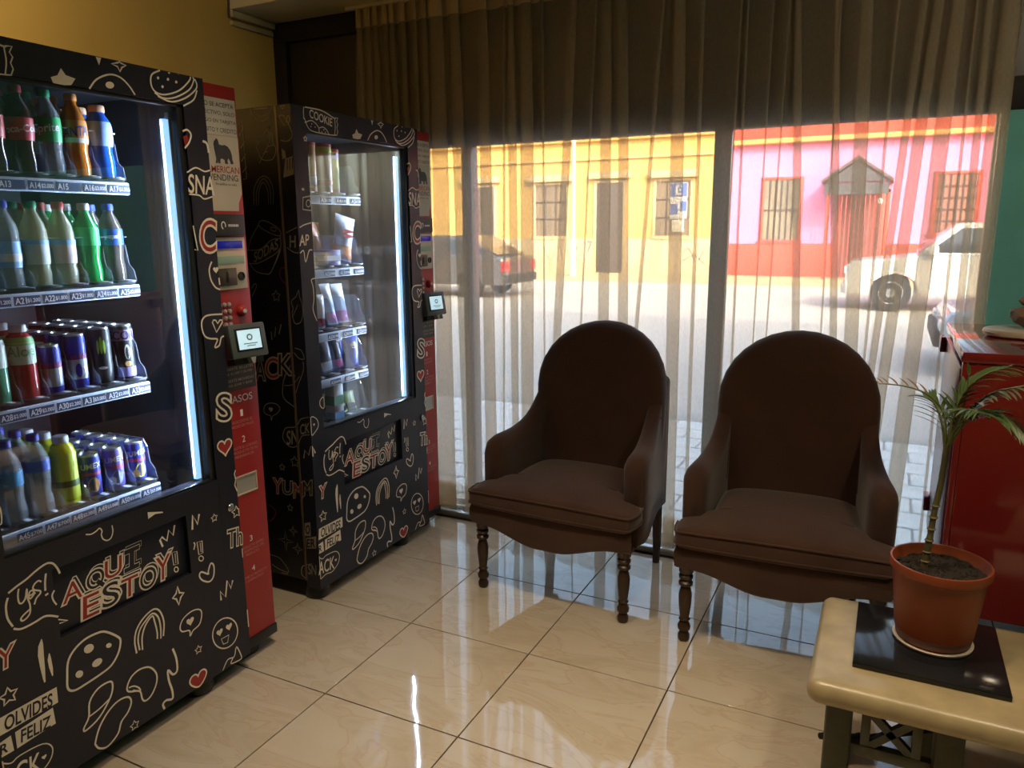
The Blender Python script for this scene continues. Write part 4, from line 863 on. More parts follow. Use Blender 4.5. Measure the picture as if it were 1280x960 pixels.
for _k, (_y, _z, _w) in enumerate(((.0, .118, .030), (.004, .098, .026))):
    _b = MB(); _b.add([(.0275, _y+_w*math.cos(2*math.pi*q/14), _z+.008*math.sin(2*math.pi*q/14)+.15*_w*math.cos(2*math.pi*q/14)) for q in range(14)], [tuple(range(14))]); _b.build('red_print', CHIPR, [c for c in COL.objects if c.name.startswith('chips_bag')][0], fix=False)
at2(snack_bag('chips_bag', 'orange chips bag left of the white one on the second snack tray', .095, .165, .045, C('bag_orange', (.72, .24, .05), .3), C('bag_white_blue', (.58, .62, .72), .3)), .330, 1, -.20, 8, -6)
at2(carton('biscuit_box', 'small purple biscuit box lying on the second snack tray', .09, .085, .062, C('biscuit_purple', (.14, .10, .45)), [(.02, .04, C('biscuit_white', (.65, .66, .75)))]), .292, 1, -.125)
at2(snack_bag('biscuit_pack', 'white wrapped biscuit pack standing on the third snack tray', .05, .135, .03, C('bag_white', (.68, .70, .74), .3), CHIPR), .265, 2)
at2(snack_bag('biscuit_pack', 'long silver biscuit pack with pink end leaning on the third snack tray', .06, .17, .03, C('bag_silver', (.55, .6, .7), .25), C('bag_pink', (.70, .12, .35), .3)), .360, 2, -.16, -5, -14)
at2(snack_bag('biscuit_pack', 'white and magenta biscuit pack at the right of the third snack tray', .06, .165, .03, C('bag_white', (.68, .70, .74), .3), C('bag_pink', (.70, .12, .35), .3)), .435, 2, -.165, -14, -14)
at2(snack_bag('candy_pouch', 'blue candy pouch with a lemon picture on the fourth snack tray', .075, .135, .03, C('pouch_blue', (.02, .08, .62), .3), None), .438, 3, -.13, -10)
_lm = [c for c in COL.objects if c.name.startswith('candy_pouch')][0]
_l = MB(); _l.add([(.0165-.006*abs(math.cos(2*math.pi*k/12)), .015*math.cos(2*math.pi*k/12), .098+.015*math.sin(2*math.pi*k/12)) for k in range(12)], [tuple(range(12))]); _l.build('lemon_picture', C('lemon_print', (.75, .78, .40)), _lm, fix=False)
at2(snack_bag('candy_pouch', 'second blue candy pouch behind the one with the lemon', .075, .135, .03, C('pouch_blue', (.02, .08, .62), .3), None), .405, 3, -.19, -10)
at2(snack_bag('chocolate_bag', 'black and white chocolate bag on the fourth snack tray', .08, .14, .035, C('bag_black_white', (.20, .20, .24), .3), C('bag_white', (.68, .70, .74), .3)), .275, 3, -.13, 5, -10)
at2(snack_bag('chocolate_bag', 'dark chocolate bag with a pink stripe on the fourth snack tray', .08, .13, .035, C('bag_dark', (.08, .07, .10), .3), C('bag_pink', (.70, .12, .35), .3)), .350, 3, -.14, -6, -10)
at2(carton('milk_carton', 'white carton with green print on the bottom snack tray', .05, .06, .15, C('carton_white', (.70, .72, .74)), [(.06, .10, C('carton_green', (.20, .42, .26))), (.0, .03, LBLAB)]), .280, 4, -.11)
for k in range(3):
    at2(snack_bag('candy_bag', ['yellow green candy bag lying nearest the glass on the bottom snack tray', 'yellow candy bag behind on the bottom snack tray', 'olive candy bag at the right of the bottom snack tray'][k], .085, .075, .035, C('candy_%d' % k, [(.52, .52, .05), (.66, .55, .06), (.28, .32, .05)][k], .3), DBLK), [.355, .375, .425][k], 4, [-.13, -.20, -.155][k], [10, -10, -25][k], -25)
# ================================================================== armchairs
def fabric():
    m = bpy.data.materials.new('brown_woven_upholstery'); m.use_nodes = True; nt = m.node_tree; b = nt.nodes['Principled BSDF']
    tc = nt.nodes.new('ShaderNodeTexCoord'); n = nt.nodes.new('ShaderNodeTexNoise'); n.inputs['Scale'].default_value = 7; n.inputs['Detail'].default_value = 5
    w = nt.nodes.new('ShaderNodeTexNoise'); w.inputs['Scale'].default_value = 420
    nt.links.new(tc.outputs['Object'], n.inputs['Vector']); nt.links.new(tc.outputs['Object'], w.inputs['Vector'])
    mx = nt.nodes.new('ShaderNodeMix'); mx.data_type = 'RGBA'; mx.inputs[6].default_value = (.045, .021, .014, 1); mx.inputs[7].default_value = (.080, .037, .024, 1)
    nt.links.new(n.outputs['Fac'], mx.inputs[0]); nt.links.new(mx.outputs[2], b.inputs['Base Color'])
    bp = nt.nodes.new('ShaderNodeBump'); bp.inputs['Strength'].default_value = .25; bp.inputs['Distance'].default_value = .002
    nt.links.new(w.outputs['Fac'], bp.inputs['Height']); nt.links.new(bp.outputs[0], b.inputs['Normal'])
    b.inputs['Roughness'].default_value = .9; b.inputs['Specular IOR Level'].default_value = .2; b.inputs['Sheen Weight'].default_value = .25; b.inputs['Sheen Roughness'].default_value = .5
    return m
FAB = fabric()
LEGW = mat('dark_turned_wood', (.045, .022, .011), .35, var=.25, scale=30)
def lerp(a, b, t): return a+(b-a)*t
def sstep(a, b, x):
    t = max(0, min(1, (x-a)/(b-a))); return t*t*(3-2*t)
def armchair(loc, rz, label):
    e = empty('armchair', loc, rz, label, 'armchair', 'brown armchairs by the window')
    # back: an arched pad, leaning back and wrapped slightly forward at its sides
    def outline(ins):
        P = []; hw = .297-ins; zc = .795; zt = 1.085-ins; zb = .30+ins*.3
        for z in (zb, .42, .52, .62, .72): P.append((-hw*(.93+.07*sstep(.35, .75, z)), z))
        for k in range(17):
            a = math.pi-math.pi*k/16; P.append((hw*math.cos(a), zc+(zt-zc)*math.sin(a)**.92 if math.sin(a) > 0 else zc))
        for z in (.72, .62, .52, .42, zb): P.append((hw*(.93+.07*sstep(.35, .75, z)), z))
        return P
    def bk(x, y, z): return (x, y+.215+(z-.45)*.10-.5*x*x*sstep(.3, .8, z), z)
    rings = []
    for ins, y in ((.20, -.058), (.12, -.060), (.06, -.056), (.025, -.044), (.008, -.026), (0, 0), (.002, .03), (.014, .052), (.05, .062), (.16, .064)):
        rings.append([bk(x, y, z) for x, z in outline(ins)])
    MB().rings(rings).build('backrest', FAB, e, smooth='all')
    # arms
    for s in (-1, 1):
        st = []
        for k in range(15):
            t = k/14; y = lerp(-.215, .30, t)
            ztop = .628+.012*math.sin(t*3)+.20*sstep(.50, 1.02, t)+.03*sstep(.3, .6, t)
            xo = lerp(.358, .288, sstep(0, .9, t)); xi = lerp(.262, .235, sstep(0, .8, t))
            f = 1.0
            if t < .15: f = math.sqrt(max(.02, 1-((.15-t)/.15)**2))
            zt = lerp(.585, ztop, f) if t < .15 else ztop
            xm = (xo+xi)/2; hw = (xo-xi)/2*(lerp(.55, 1, f) if t < .15 else 1)
            rg = []
            zb = .285
            for a in range(13):
                an = math.pi*a/12; cz = zt-hw*1.0
                rg.append((s*(xm+hw*math.cos(an)), y, cz+hw*1.0*math.sin(an)))
            rg += [(s*(xm-hw*.98), y, lerp(zb, zt, .5)), (s*(xm-hw*.95), y, zb), (s*(xm+hw*.95), y, zb), (s*(xm+hw*.99), y, lerp(zb, zt, .5))]
            st.append(rg)
        a = MB().rings(st).build('arm', FAB, e, smooth='all')
        seam = crom([(s*.239, .125, .50), (s*.238, .135, .62), (s*.243, .145, .69), (s*.262, .152, .732), (s*.282, .158, .728), (s*.295, .162, .70)], 4)
        MB().tube([tuple(q) for q in seam], .004, 6).build('seam', FAB, a, smooth=True)
    # seat rail with the wavy lower edge
    top = []; n = 28
    def low(x):
        t = abs(x)/.35
        return .236+.050*sstep(.12, .80, t)-.012*math.exp(-((t-.62)/.1)**2)*0
    rows = []
    for y, dz, sx in ((-.330, .004, .985), (-.342, .014, .998), (-.345, .045, 1.005), (-.345, .070, 1.005), (-.335, None, .99)):
        rows.append([((-.35+.70*k/n)*sx, y+.022*(abs(-.35+.70*k/n)/.35)**3, (low(-.35+.70*k/n)+dz) if dz is not None else .376) for k in range(n+1)])
    back = [[(p[0], -.24, p[2]) for p in rows[-1]], [(p[0], -.24, p[2]) for p in rows[0]]]
    MB().rings(rows+back+[rows[0]], cap=False, close=False).build('front_rail', FAB, e, smooth=True)
    MB().box(-.255, -.27, .265, .255, .25, .372).build('seat_frame', FAB, e, bevel=.015)
    # T shaped cushion, crowned
    plan = []
    def cush(scale_y=1.):
        w0, w1 = .350, .252
        P = [(-w0, -.20), (-w0, -.325), (-.30, -.345), (-.15, -.352), (0, -.354), (.15, -.352), (.30, -.345), (w0, -.325), (w0, -.20), (w1+.02, -.188), (w1, -.16), (w1, .06), (w1-.03, .16), (.10, .19), (-.10, .19), (-w1+.03, .16), (-w1, .06), (-w1, -.16), (-w1-.02, -.188)]
        return P
    base = crom([(x, y, 0) for x, y in cush()], 3, True)
    cx, cy = 0, -.08; rg = []
    for sc, z in ((.80, .374), (.965, .376), (.995, .384), (1.0, .398), (1.0, .428), (.995, .442), (.972, .452), (.90, .461), (.70, .476), (.45, .487), (.2, .492), (.03, .493)):
        def crown(x, y): return .040*max(0, 1-(x/.34)**2)*max(0, 1-((y+.09)/.29)**2)
        rg.append([(cx+(p.x-cx)*sc, cy+(p.y-cy)*sc, (z if z < .44 else min(z, .456)+crown(cx+(p.x-cx)*sc, cy+(p.y-cy)*sc)*sstep(1.0, .85, sc))-(.010*(abs(p.x*sc)/.35)**2 if z > .43 else 0)) for p in base])
    cu = MB().rings(rg).build('seat_cushion', FAB, e, smooth='all')
    for z in (.390, .444):
        MB().tube([(p.x*1.0, p.y*1.0, z-(.008*(abs(p.x)/.35)**2 if z > .4 else 0)) for p in base[5*3-14:10*3-1]], .0042, 6).build('piping', FAB, cu, smooth=True)
    # legs
    prof = [(.017, 0), (.021, .006), (.022, .022), (.017, .032), (.015, .038), (.022, .044), (.024, .058), (.018, .070), (.015, .078), (.021, .084), (.016, .092), (.018, .105), (.023, .150), (.024, .180), (.019, .205), (.016, .212), (.025, .220), (.026, .230), (.018, .238), (.025, .246), (.026, .256), (.020, .262), (.026, .270), (.026, .32)]
    for s in (-1, 1):
        MB().lathe(prof, (s*.312, -.285, 0), 18).build('front_leg', LEGW, e, smooth=True)
        MB().tube([(s*.255, .285, 0), (s*.262, .268, .10), (s*.265, .252, .22), (s*.265, .245, .32)], [.016, .019, .022, .024], 8).build('rear_leg', LEGW, e, smooth=True)
    return e
armchair((.430, 1.162, 0), R(-2.5), 'brown upholstered armchair with turned legs nearer the vending machines')
armchair((1.268, 1.135, 0), R(3.0), 'brown upholstered armchair in front of the potted palm')

# ================================================================== side table, slate, potted palm
STONE = mat('beige_stone_top', (.38, .30, .17), .32, var=.24, scale=9, bump=.05, bscale=40)
OLIVE = mat('olive_grey_painted_base', (.075, .072, .042), .5, var=.25, scale=10, bump=.15, bscale=50)
tb = empty('stone_side_table', (1.447, 0, 0), 0, 'low table with thick beige stone top and lattice base', 'table')
def slab():
    # rounded slab: superelliptic edge profile swept round a rectangle with soft corners
    L, Wd, r = 1.15, .485, .03; P = []
    for cx, cy, a0 in ((L-r, Wd-r, 0), (r, Wd-r, 90), (r, r, 180), (L-r, r, 270)):
        for k in range(6):
            a = R(a0+18*k); P.append((cx, cy, math.cos(a)*r, math.sin(a)*r))
    rg = []
    for ins, z in ((.03, .392), (.012, .394), (.003, .402), (0, .414), (0, .425), (.004, .438), (.013, .447), (.03, .45), (.06, .45)):
        rg.append([(x+dx*(1-ins/.03)-(0 if ins <= .03 else 0) if ins <= .03 else x+(-.03 if x > .5 else .03), y+dy*(1-ins/.03) if ins <= .03 else y+(-.03 if y > .2 else .03), z) for x, y, dx, dy in P])
    return MB().rings(rg)
slab().build('table_top', STONE, tb, smooth=True)
def pedestal(x0):
    w, y0, y1 = .285, .055, .43
    for x in (x0, x0+w-.055):
        for y in (y0, y1-.055):
            MB().rings([[(x+.0275+.5*.06*(1+(.12 if z in (0., .02) else 0))*sx*1., y+.0275+.5*.06*(1+(.12 if z in (0., .02) else 0))*sy, z) for sx, sy in ((-1, -1), (1, -1), (1, 1), (-1, 1))] for z in (0., .02, .03, .392)]).build('post', OLIVE, tb, bevel=.012)
    for yc in (y0+.0275, y1-.0275):
        a, b = x0+.055, x0+w-.055
        MB().box(a, yc-.012, .36, b, yc+.012, .392).build('rail', OLIVE, tb, bevel=.003); MB().box(a, yc-.012, .245, b, yc+.012, .275).build('rail', OLIVE, tb, bevel=.003)
        for xs in (a+.022, b-.045): MB().box(xs, yc-.01, .27, xs+.02, yc+.01, .362).build('upright', OLIVE, tb, bevel=.002)
        m, n = a+.042, b-.045
        for sgn in (1, -1):
            z0, z1 = (.275, .36) if sgn > 0 else (.36, .275); dx, dz = n-m, z1-z0; l = math.hypot(dx, dz); nx, nz = -dz/l*.009, dx/l*.009
            MB().prism([(m+nx, z0+nz), (m-nx, z0-nz), (n-nx, z1-nz), (n+nx, z1+nz)], 1, yc-.009, yc+.009).build('diagonal', OLIVE, tb)
    for xc in (x0+.0275, x0+w-.0275):
        MB().box(xc-.01, y0+.05, .25, xc+.01, y1-.05, .27).build('rail', OLIVE, tb, bevel=.002)
    IRON = mat('dark_iron_rod', (.03, .026, .022), .5, .5)
    MB().tube([(x0-.01, y0+.03, .262), (x0+.10, y0+.14, .22), (x0+w-.03, y1-.05, .17)], .008, 8).build('brace_rod', IRON, tb, smooth=True)
    MB().lathe([(.003, -.012), (.011, -.006), (.012, .004), (.004, .012)], (x0+.075, y0+.115, .228), 12).build('rod_knob', IRON, tb, smooth=True)
pedestal(.045); pedestal(.80)
SLATE = mat('black_polished_slate', (.012, .013, .015), .10, var=.5, scale=7)
tag(MB().box(1.538, .108, .4502, 1.862, .442, .464).build('slate_tile', SLATE, bevel=.0025), 'square black polished slate tile lying under the flower pot', 'tile')
PX, PY, PZ = 1.712, .300, .4642
tag(MB().lathe([(.0, .0), (.078, .0), (.089, .003), (.0905, .008), (.087, .009), (.080, .008), (.0, .008)], (PX, PY, PZ), 36, cap=False).build('pot_saucer', mat('pale_saucer', (.50, .42, .34), .4), smooth=True), 'thin pale saucer beneath the terracotta coloured pot', 'saucer')
pl = empty('potted_palm', (PX, PY, PZ+.010), 0, 'young palm growing in a terracotta coloured plastic pot', 'potted plant')
MB().lathe([(.0, 0), (.080, 0), (.084, .004), (.0865, .022), (.0885, .024), (.103, .165), (.1035, .170), (.1055, .178), (.112, .182), (.1135, .196), (.1115, .203), (.107, .203), (.104, .196), (.099, .176), (.095, .172)], n=40, cap=False).build('pot', mat('terracotta_plastic', (.24, .048, .013), .42, var=.08, scale=6), pl, smooth=True)
def soil():
    mb = MB(); rnd = random.Random(3); rg = []
    for k in range(9):
        r = .101*k/8+.001; rg.append([(r*math.cos(2*math.pi*j/36), r*math.sin(2*math.pi*j/36), .178+rnd.uniform(-.004, .006)+.004*(1-k/8)) for j in range(36)])
    mb.rings(rg, cap=False)
    for k in range(170):
        a = rnd.uniform(0, 6.28); r = .097*math.sqrt(rnd.random()); s = rnd.uniform(.002, .0055); x, y, z = r*math.cos(a), r*math.sin(a), .182
        mb.add([(x-s, y, z), (x, y-s, z), (x+s, y, z), (x, y+s, z), (x, y, z+s), (x, y, z-s)], [(0, 1, 4), (1, 2, 4), (2, 3, 4), (3, 0, 4), (1, 0, 5), (2, 1, 5), (3, 2, 5), (0, 3, 5)])
    return mb
_s = soil().build('soil', mat('dark_potting_soil', (.018, .011, .007), .95, var=.5, scale=60), pl, fix=False); _s['kind'] = 'stuff'
STEM = mat('palm_stem', (.10, .09, .035), .5, var=.35, scale=22); LEAF = mat('palm_leaf', (.055, .095, .025), .42, var=.3, scale=14); LEAFY = mat('fresh_palm_leaf', (.20, .38, .06), .4, var=.2); RACH = mat('palm_rachis', (.10, .12, .035), .45, var=.3); LEAFG = mat('grey_green_palm_leaf', (.10, .125, .075), .35, var=.25)
sx0, sy0 = -.02, -.01
stp = [(sx0-.016, sy0, .165), (sx0-.014, sy0, .21), (sx0-.009, sy0, .27), (sx0-.006, sy0, .33), (sx0+.001, sy0, .40), (sx0+.005, sy0, .50)]
MB().tube([tuple(p) for p in crom(stp, 4)], [.0085]*8+[.0072]*13, 10).build('stem', STEM, pl, smooth=True)
for k, z in enumerate((.20, .225, .255, .285, .315, .345)):
    MB().lathe([(.0085, -.003), (.0108, 0), (.0085, .003)], (sx0-.014+.0018*k, sy0, z), 12).build('stem_ring', mat('stem_ring', (.10, .075, .03), .6), pl, smooth=True)
def leaflet_mesh(l, w, m, nm='leaflet'):
    mb = MB(); N = 7; v = []
    for i in range(N):
        t = i/(N-1); ww = w*math.sin(math.pi*min(1, .08+t*.92))**.7*(1-.25*t); dz = -.30*l*t*t
        v += [(l*t, -ww/2, dz+.12*ww), (l*t, 0, dz), (l*t, ww/2, dz+.12*ww)]
    f = []
    for i in range(N-1):
        for j in range(2): a = i*3+j; f.append((a, a+1, a+4, a+3))
    mb.add(v, f); o = mb.build(nm, m, None, smooth='all', fix=False); me = o.data; bpy.data.objects.remove(o); return me
LM = [leaflet_mesh(.080, .0105, LEAF), leaflet_mesh(.068, .012, LEAFG), leaflet_mesh(.05, .011, mat('dry_leaf', (.19, .10, .055), .6)), leaflet_mesh(.072, .020, LEAFY)]
def frond(pts, r0, sides, start, n, mesh, scale, up=.25, out=.75):
    P = crom(pts, 6); f = MB().tube([tuple(p) for p in P], [lerp(r0, .0012, i/(len(P)-1)) for i in range(len(P))], 7).build('frond', RACH, pl, smooth=True)
    for k in range(n):
        t = start+(1-start)*k/max(1, n-1); i = min(len(P)-2, int(t*(len(P)-1))); p = P[i].lerp(P[i+1], t*(len(P)-1)-i); d = (P[i+1]-P[max(0, i-1)]).normalized()
        for s in sides:
            side = d.cross(Vector((0, 0, 1))).normalized()*s
            dr = (d*.8+side*out+Vector((0, 0, up))).normalized()
            q = dr.to_track_quat('X', 'Z').to_euler(); sc = scale*(.55+.45*math.sin(math.pi*min(1, .25+t*.75)))*random.uniform(.88, 1.1)
            inst('leaflet', mesh, f, tuple(p), (q.x+random.uniform(-.25, .25), q.y, q.z+random.uniform(-.1, .1)), (sc, sc, sc))
    return f
cr = (sx0+.006, sy0, .49)
frond([(sx0+.004, sy0, .485), (-.028, -.01, .57), (-.062, -.02, .615), (-.105, -.03, .634), (-.150, -.04, .640), (-.172, -.045, .640)], .0030, (1,), .42, 7, LM[2], .80, 1.1)
frond([(sx0+.004, sy0, .485), (-.008, .0, .56), (.010, .005, .625), (.045, .01, .668), (.090, .015, .690)], .0042, (1, -1), .22, 17, LM[0], 1.15, .0, .95)
frond([(sx0+.006, sy0, .49), (.008, -.01, .56), (.050, -.025, .625), (.10, -.035, .652), (.17, -.04, .668)], .0042, (1, -1), .26, 16, LM[1], 1.15, -.15, 1.0)
frond([(sx0+.006, sy0, .49), (.015, -.015, .555), (.050, -.035, .590), (.090, -.05, .585), (.120, -.06, .560)], .0034, (1, -1), .26, 14, LM[0], 1.0, -.05, .9)
frond([(sx0+.002, sy0, .485), (-.030, .01, .55), (-.050, .02, .590), (-.072, .03, .605)], .0034, (1, -1), .22, 12, LM[0], 1.0, .1, .9)
frond([(sx0+.006, sy0, .49), (.0, -.03, .56), (.012, -.07, .60), (.03, -.11, .605)], .0034, (1, -1), .25, 13, LM[0], 1.0, .0, .9)
frond([(sx0+.006, sy0, .49), (.010, 0, .60), (.014, 0, .668)], .0034, (1,), 1., 1, LM[3], 1., 3.)

# ================================================================== red cabinet, plate and carving
REDL = mat('red_lacquer', (.17, .012, .012), .12, spec=.6, var=.06, scale=2, coat=.5)
DRED = mat('dark_red_lacquer', (.10, .006, .008), .25, var=.08)
cb = empty('red_cabinet', (1.745, .76, 0), 0, 'glossy red lacquered cabinet standing on legs beside the curtain', 'cabinet')
MB().box(.02, .0, .33, 1.0, .74, 1.10).build('cabinet_body', REDL, cb, bevel=.004)
MB().box(0, -.006, 1.098, 1.01, .74, 1.13).build('cabinet_top', REDL, cb, bevel=.006)
MB().box(.0, .02, .36, .02, .70, 1.08).build('side_door', DRED, cb, bevel=.004)
for z in (1.03, .42): MB().box(-.018, .66, z, .0, .735, z+.055).build('hinge', DRED, cb, bevel=.003)
MB().box(.004, -.002, .33, .02, .02, 1.098).build('corner_bead', REDL, cb, bevel=.003)
for x in (.03, .93):
    for y in (.03, .66): MB().box(x, y, 0, x+.05, y+.05, .33).build('leg', DRED, cb, bevel=.004)
def oval_plate():
    n = 32; rg = []
    for s, z in ((.88, 0), (.97, .006), (1., .016), (.985, .024), (.95, .027), (.5, .028)):
        rg.append([(.16*s*math.cos(2*math.pi*k/n), .11*s*math.sin(2*math.pi*k/n), z) for k in range(n)])
    return MB().rings(rg)
_p = oval_plate().build('oval_plate', mat('pale_stone_plate', (.60, .54, .44), .35, var=.08), smooth=True); _p.location = (1.985, 1.18, 1.1302); _p.rotation_euler = (0, 0, R(10))
tag(_p, 'pale oval stone plate on top of the red cabinet', 'plate')
WOODC = mat('weathered_carved_wood', (.19, .10, .055), .65, var=.35, scale=14, bump=.5, bscale=30)
cv = empty('wood_carving', (1.99, 1.18, 1.1582), R(10), 'rough brown carved wooden animal resting on the oval plate', 'carving')
def lump(st, n=14, seed=1):
    rnd = random.Random(seed); rg = []
    for (x, y, z, ry, rz_) in st:
        rg.append([(x+rnd.uniform(-.004, .004), y+ry*math.cos(2*math.pi*k/n)*(1+rnd.uniform(-.08, .08)), z+rz_*math.sin(2*math.pi*k/n)*(1+rnd.uniform(-.10, .10))) for k in range(n)])
    return MB().rings(rg)
lump([(-.088, 0, .044, .012, .012), (-.082, 0, .042, .040, .022), (-.05, 0, .036, .058, .034), (0, 0, .034, .064, .0335), (.06, 0, .034, .055, .033), (.10, 0, .036, .03, .022), (.115, 0, .036, .008, .006)], seed=4).build('carved_body', WOODC, cv, smooth=True)
lump([(-.074, -.01, .088, .006, .006), (-.066, -.01, .086, .018, .011), (-.045, -.008, .086, .026, .018), (-.015, 0, .094, .036, .032), (.025, 0, .104, .040, .044), (.06, 0, .098, .034, .034), (.085, 0, .085, .015, .016)], seed=8).build('carved_head', WOODC, cv, smooth=True)
for y in (-.035,): MB().lathe([(.002, 0), (.006, .002), (.0065, .005), (.002, .009)], (-.028, y, .096), 10).build('carved_eye', mat('dark_carved_eye', (.03, .015, .01), .5), cv, smooth=True)
# ================================================================== the street outside
ASPH = mat('street_asphalt', (.48, .45, .40), .9, var=.10, scale=3, bump=.1)
PAVE = mat('pavement_concrete', (.45, .43, .39), .9, var=.12, scale=2)
struct(MB().box(-45, 1.72, -.6, 40, 45, -.20).build('ground', mat('bare_earth', (.42, .36, .26), .95, var=.15, scale=1)))
struct(MB().box(-45, 4.6, -.22, 40, 19.2, -.15).build('floor_road', ASPH))
struct(MB().box(-45, 4.235, -.22, 40, 4.6, -.046).build('trim_kerb_near', PAVE, bevel=.01)); struct(MB().box(-45, 19.2, -.22, 40, 19.4, -.05).build('trim_kerb_far', PAVE, bevel=.01))
struct(MB().box(-45, 19.4, -.22, 40, 24.2, -.07).build('floor_far_pavement', mat('dusty_far_pavement', (.52, .40, .22), .95, var=.12, scale=1.2)))
nf = struct(MB().box(-45, 1.72, -.22, 40, 4.4, -.06).build('floor_near_pavement', mat('pale_paving_joint', (.42, .42, .40), .9)))
_pv = None; PVM = mat('pale_paving_stone', (.74, .74, .71), .85, var=.12, scale=6)
for j in range(10):
    for i in range(24):
        x = -3.2+i*.3+(.15 if j % 2 else 0); y = 1.86+j*.25
        if _pv is None: _pv = MB().box(-.143, -.118, -.02, .143, .118, 0).build('paving_stone', PVM, nf, bevel=.006, seg=1); _pv.location = (x, y, -.048)
        else: inst('paving_stone', _pv.data, nf, (x, y, -.048))
YW = mat('yellow_render', (.72, .47, .13), .85, var=.07, scale=1.5, bump=.1, bscale=8); YP = mat('pale_plinth_render', (.55, .44, .26), .85, var=.1, scale=1.2); YC = mat('yellow_cornice', (.72, .49, .17), .8)
PKW = mat('pink_render', (.80, .27, .50), .8, var=.05, scale=1.5); RDW = mat('red_render', (.62, .09, .06), .75, var=.07, scale=1.5); ORB = mat('orange_band_paint', (.85, .42, .12), .7); RTR = mat('red_trim_paint', (.60, .09, .06), .6)
DKG = mat('dark_window_panes', (.05, .05, .055), .15, var=.3, scale=2); BARS = mat('iron_bars', (.10, .07, .06), .5, .4); DOORB = mat('dark_brown_door', (.09, .07, .055), .6, var=.2)
FY = 24.0
def facade_window(b, x0, z0, x1, z1, fr, y=FY, bars=4, hbars=2, hood=False, dep=.10, nm='window', pm=None):
    w = MB().box(x0-.10, y-.05, z0-.08, x0, y+.05, z1+.08).box(x1, y-.05, z0-.08, x1+.10, y+.05, z1+.08).box(x0, y-.05, z1, x1, y+.05, z1+.08).box(x0-.14, y-.09, z0-.14, x1+.14, y+.02, z0-.02).build(nm, fr, b, bevel=.01)
    MB().box(x0, y-.012, z0, x1, y-.006, z1).build('pane', pm or DKG, w)
    for k in range(bars):
        x = lerp(x0, x1, (k+1)/(bars+1)); MB().box(x-.014, y-.05, z0, x+.014, y-.03, z1).build('bar', BARS, w)
    for k in range(hbars):
        z = lerp(z0, z1, (k+1)/(hbars+1)); MB().box(x0, y-.055, z-.014, x1, y-.035, z+.014).build('bar', BARS, w)
    if hood: MB().box(x0-.28, y-.24, z1+.10, x1+.28, y, z1+.34).build('window_hood', fr, b, bevel=.02)
    return w
# yellow house
yb = empty('yellow_building', (0, 0, 0), 0, 'long yellow rendered house with grey framed windows across the street', 'building')
MB().box(-20, FY, -.1, -3.75, FY+6, 6.4).build('wall', YW, yb); MB().box(-20, FY-.06, -.1, -3.72, FY, 1.12).build('plinth', YP, yb, bevel=.015)
MB().box(-20, FY-.10, 3.78, -3.75, FY, 3.86).build('string_course', YC, yb, bevel=.01); MB().box(-20, FY-.30, 4.50, -3.72, FY, 4.62).box(-20, FY-.2, 4.40, -3.72, FY, 4.5).build('cornice', YC, yb, bevel=.015)
GRF = mat('stone_frame', (.60, .47, .24), .8)
PALEP = mat('yellowed_blind', (.55, .45, .25), .6, var=.1)
for x0, x1 in ((-10.2, -9.0), (-5.75, -4.6)): facade_window(yb, x0, 1.22, x1, 3.0, GRF, bars=2, hbars=2, hood=True, pm=mat('brown_shutter', (.20, .15, .09), .6, var=.2))
for x0, x1 in ((-13.0, -11.9), (-7.85, -6.9)):
    dd = MB().box(x0-.12, FY-.07, -.05, x0, FY+.03, 3.0).box(x1, FY-.07, -.05, x1+.12, FY+.03, 3.0).box(x0-.12, FY-.07, 3.0, x1+.12, FY+.03, 3.12).build('doorway', GRF, yb, bevel=.01)
    MB().box(x0, FY-.07, -.06, (x0+x1)/2-.005, FY-.04, 3.0).build('door_leaf', DOORB, dd, bevel=.01); MB().box((x0+x1)/2+.005, FY-.07, -.06, x1, FY-.04, 3.0).build('door_leaf', DOORB, dd, bevel=.01)
    MB().box(x0-.28, FY-.24, 3.14, x1+.28, FY, 3.36).build('door_hood', GRF, yb, bevel=.02)
_g = MB(); text_on(_g, '78', (-8.2, FY-.064, .62), (.42, 0, 0), (0, 0, .42), .01)
for q in ([(-9.0, .95), (-8.8, .4), (-8.55, .85), (-8.75, .55), (-8.4, .3)], [(-9.9, .9), (-9.6, .35), (-9.3, .9), (-9.1, .4)], [(-5.2, .9), (-4.9, .5), (-4.6, .8), (-4.3, .35), (-4.05, .8)], [(-4.9, .3), (-4.4, .55), (-4.0, .25)]):
    v, f = ribbon([(p.x, p.y) for p in crom([(a, b, 0) for a, b in q], 5)], .035); _g.add([(p.x, FY-.063, p.y) for p in v], f)
_g.build('graffiti', mat('grey_spray_paint', (.22, .20, .17), .8), yb, fix=False)
# pink house
pb = empty('pink_building', (0, 0, 0), 0, 'bright pink house with red base and red fascia across the street', 'building')
MB().box(-3.45, FY+.02, -.1, 14, FY+6, 4.1).build('wall', PKW, pb); MB().box(-3.47, FY-.05, -.1, -.1, FY+.02, .95).build('base_band', RDW, pb, bevel=.01); MB().box(1.35, FY-.05, -.1, 14, FY+.02, .95).build('base_band', RDW, pb, bevel=.01)
MB().box(-3.5, FY-.12, 4.14, 14, FY+6, 6.2).build('fascia', RDW, pb, bevel=.01); MB().box(-3.5, FY-.30, 4.00, 14, FY+.02, 4.14).build('orange_band', ORB, pb, bevel=.01)
MB().box(-3.62, FY-.06, -.1, -3.46, FY+.1, 3.6).build('corner_pilaster', mat('white_pilaster', (.72, .66, .60), .8), pb); MB().box(-3.7, FY-.1, 3.3, -3.40, FY+.1, 3.7).build('pilaster_head', mat('pink_pilaster_head', (.75, .50, .52), .8), pb, bevel=.02)
facade_window(pb, -2.25, 1.08, -1.20, 2.92, RTR, FY+.02, 5, 1, pm=mat('window_with_blind', (.28, .24, .18), .3, var=.5, scale=1.1))
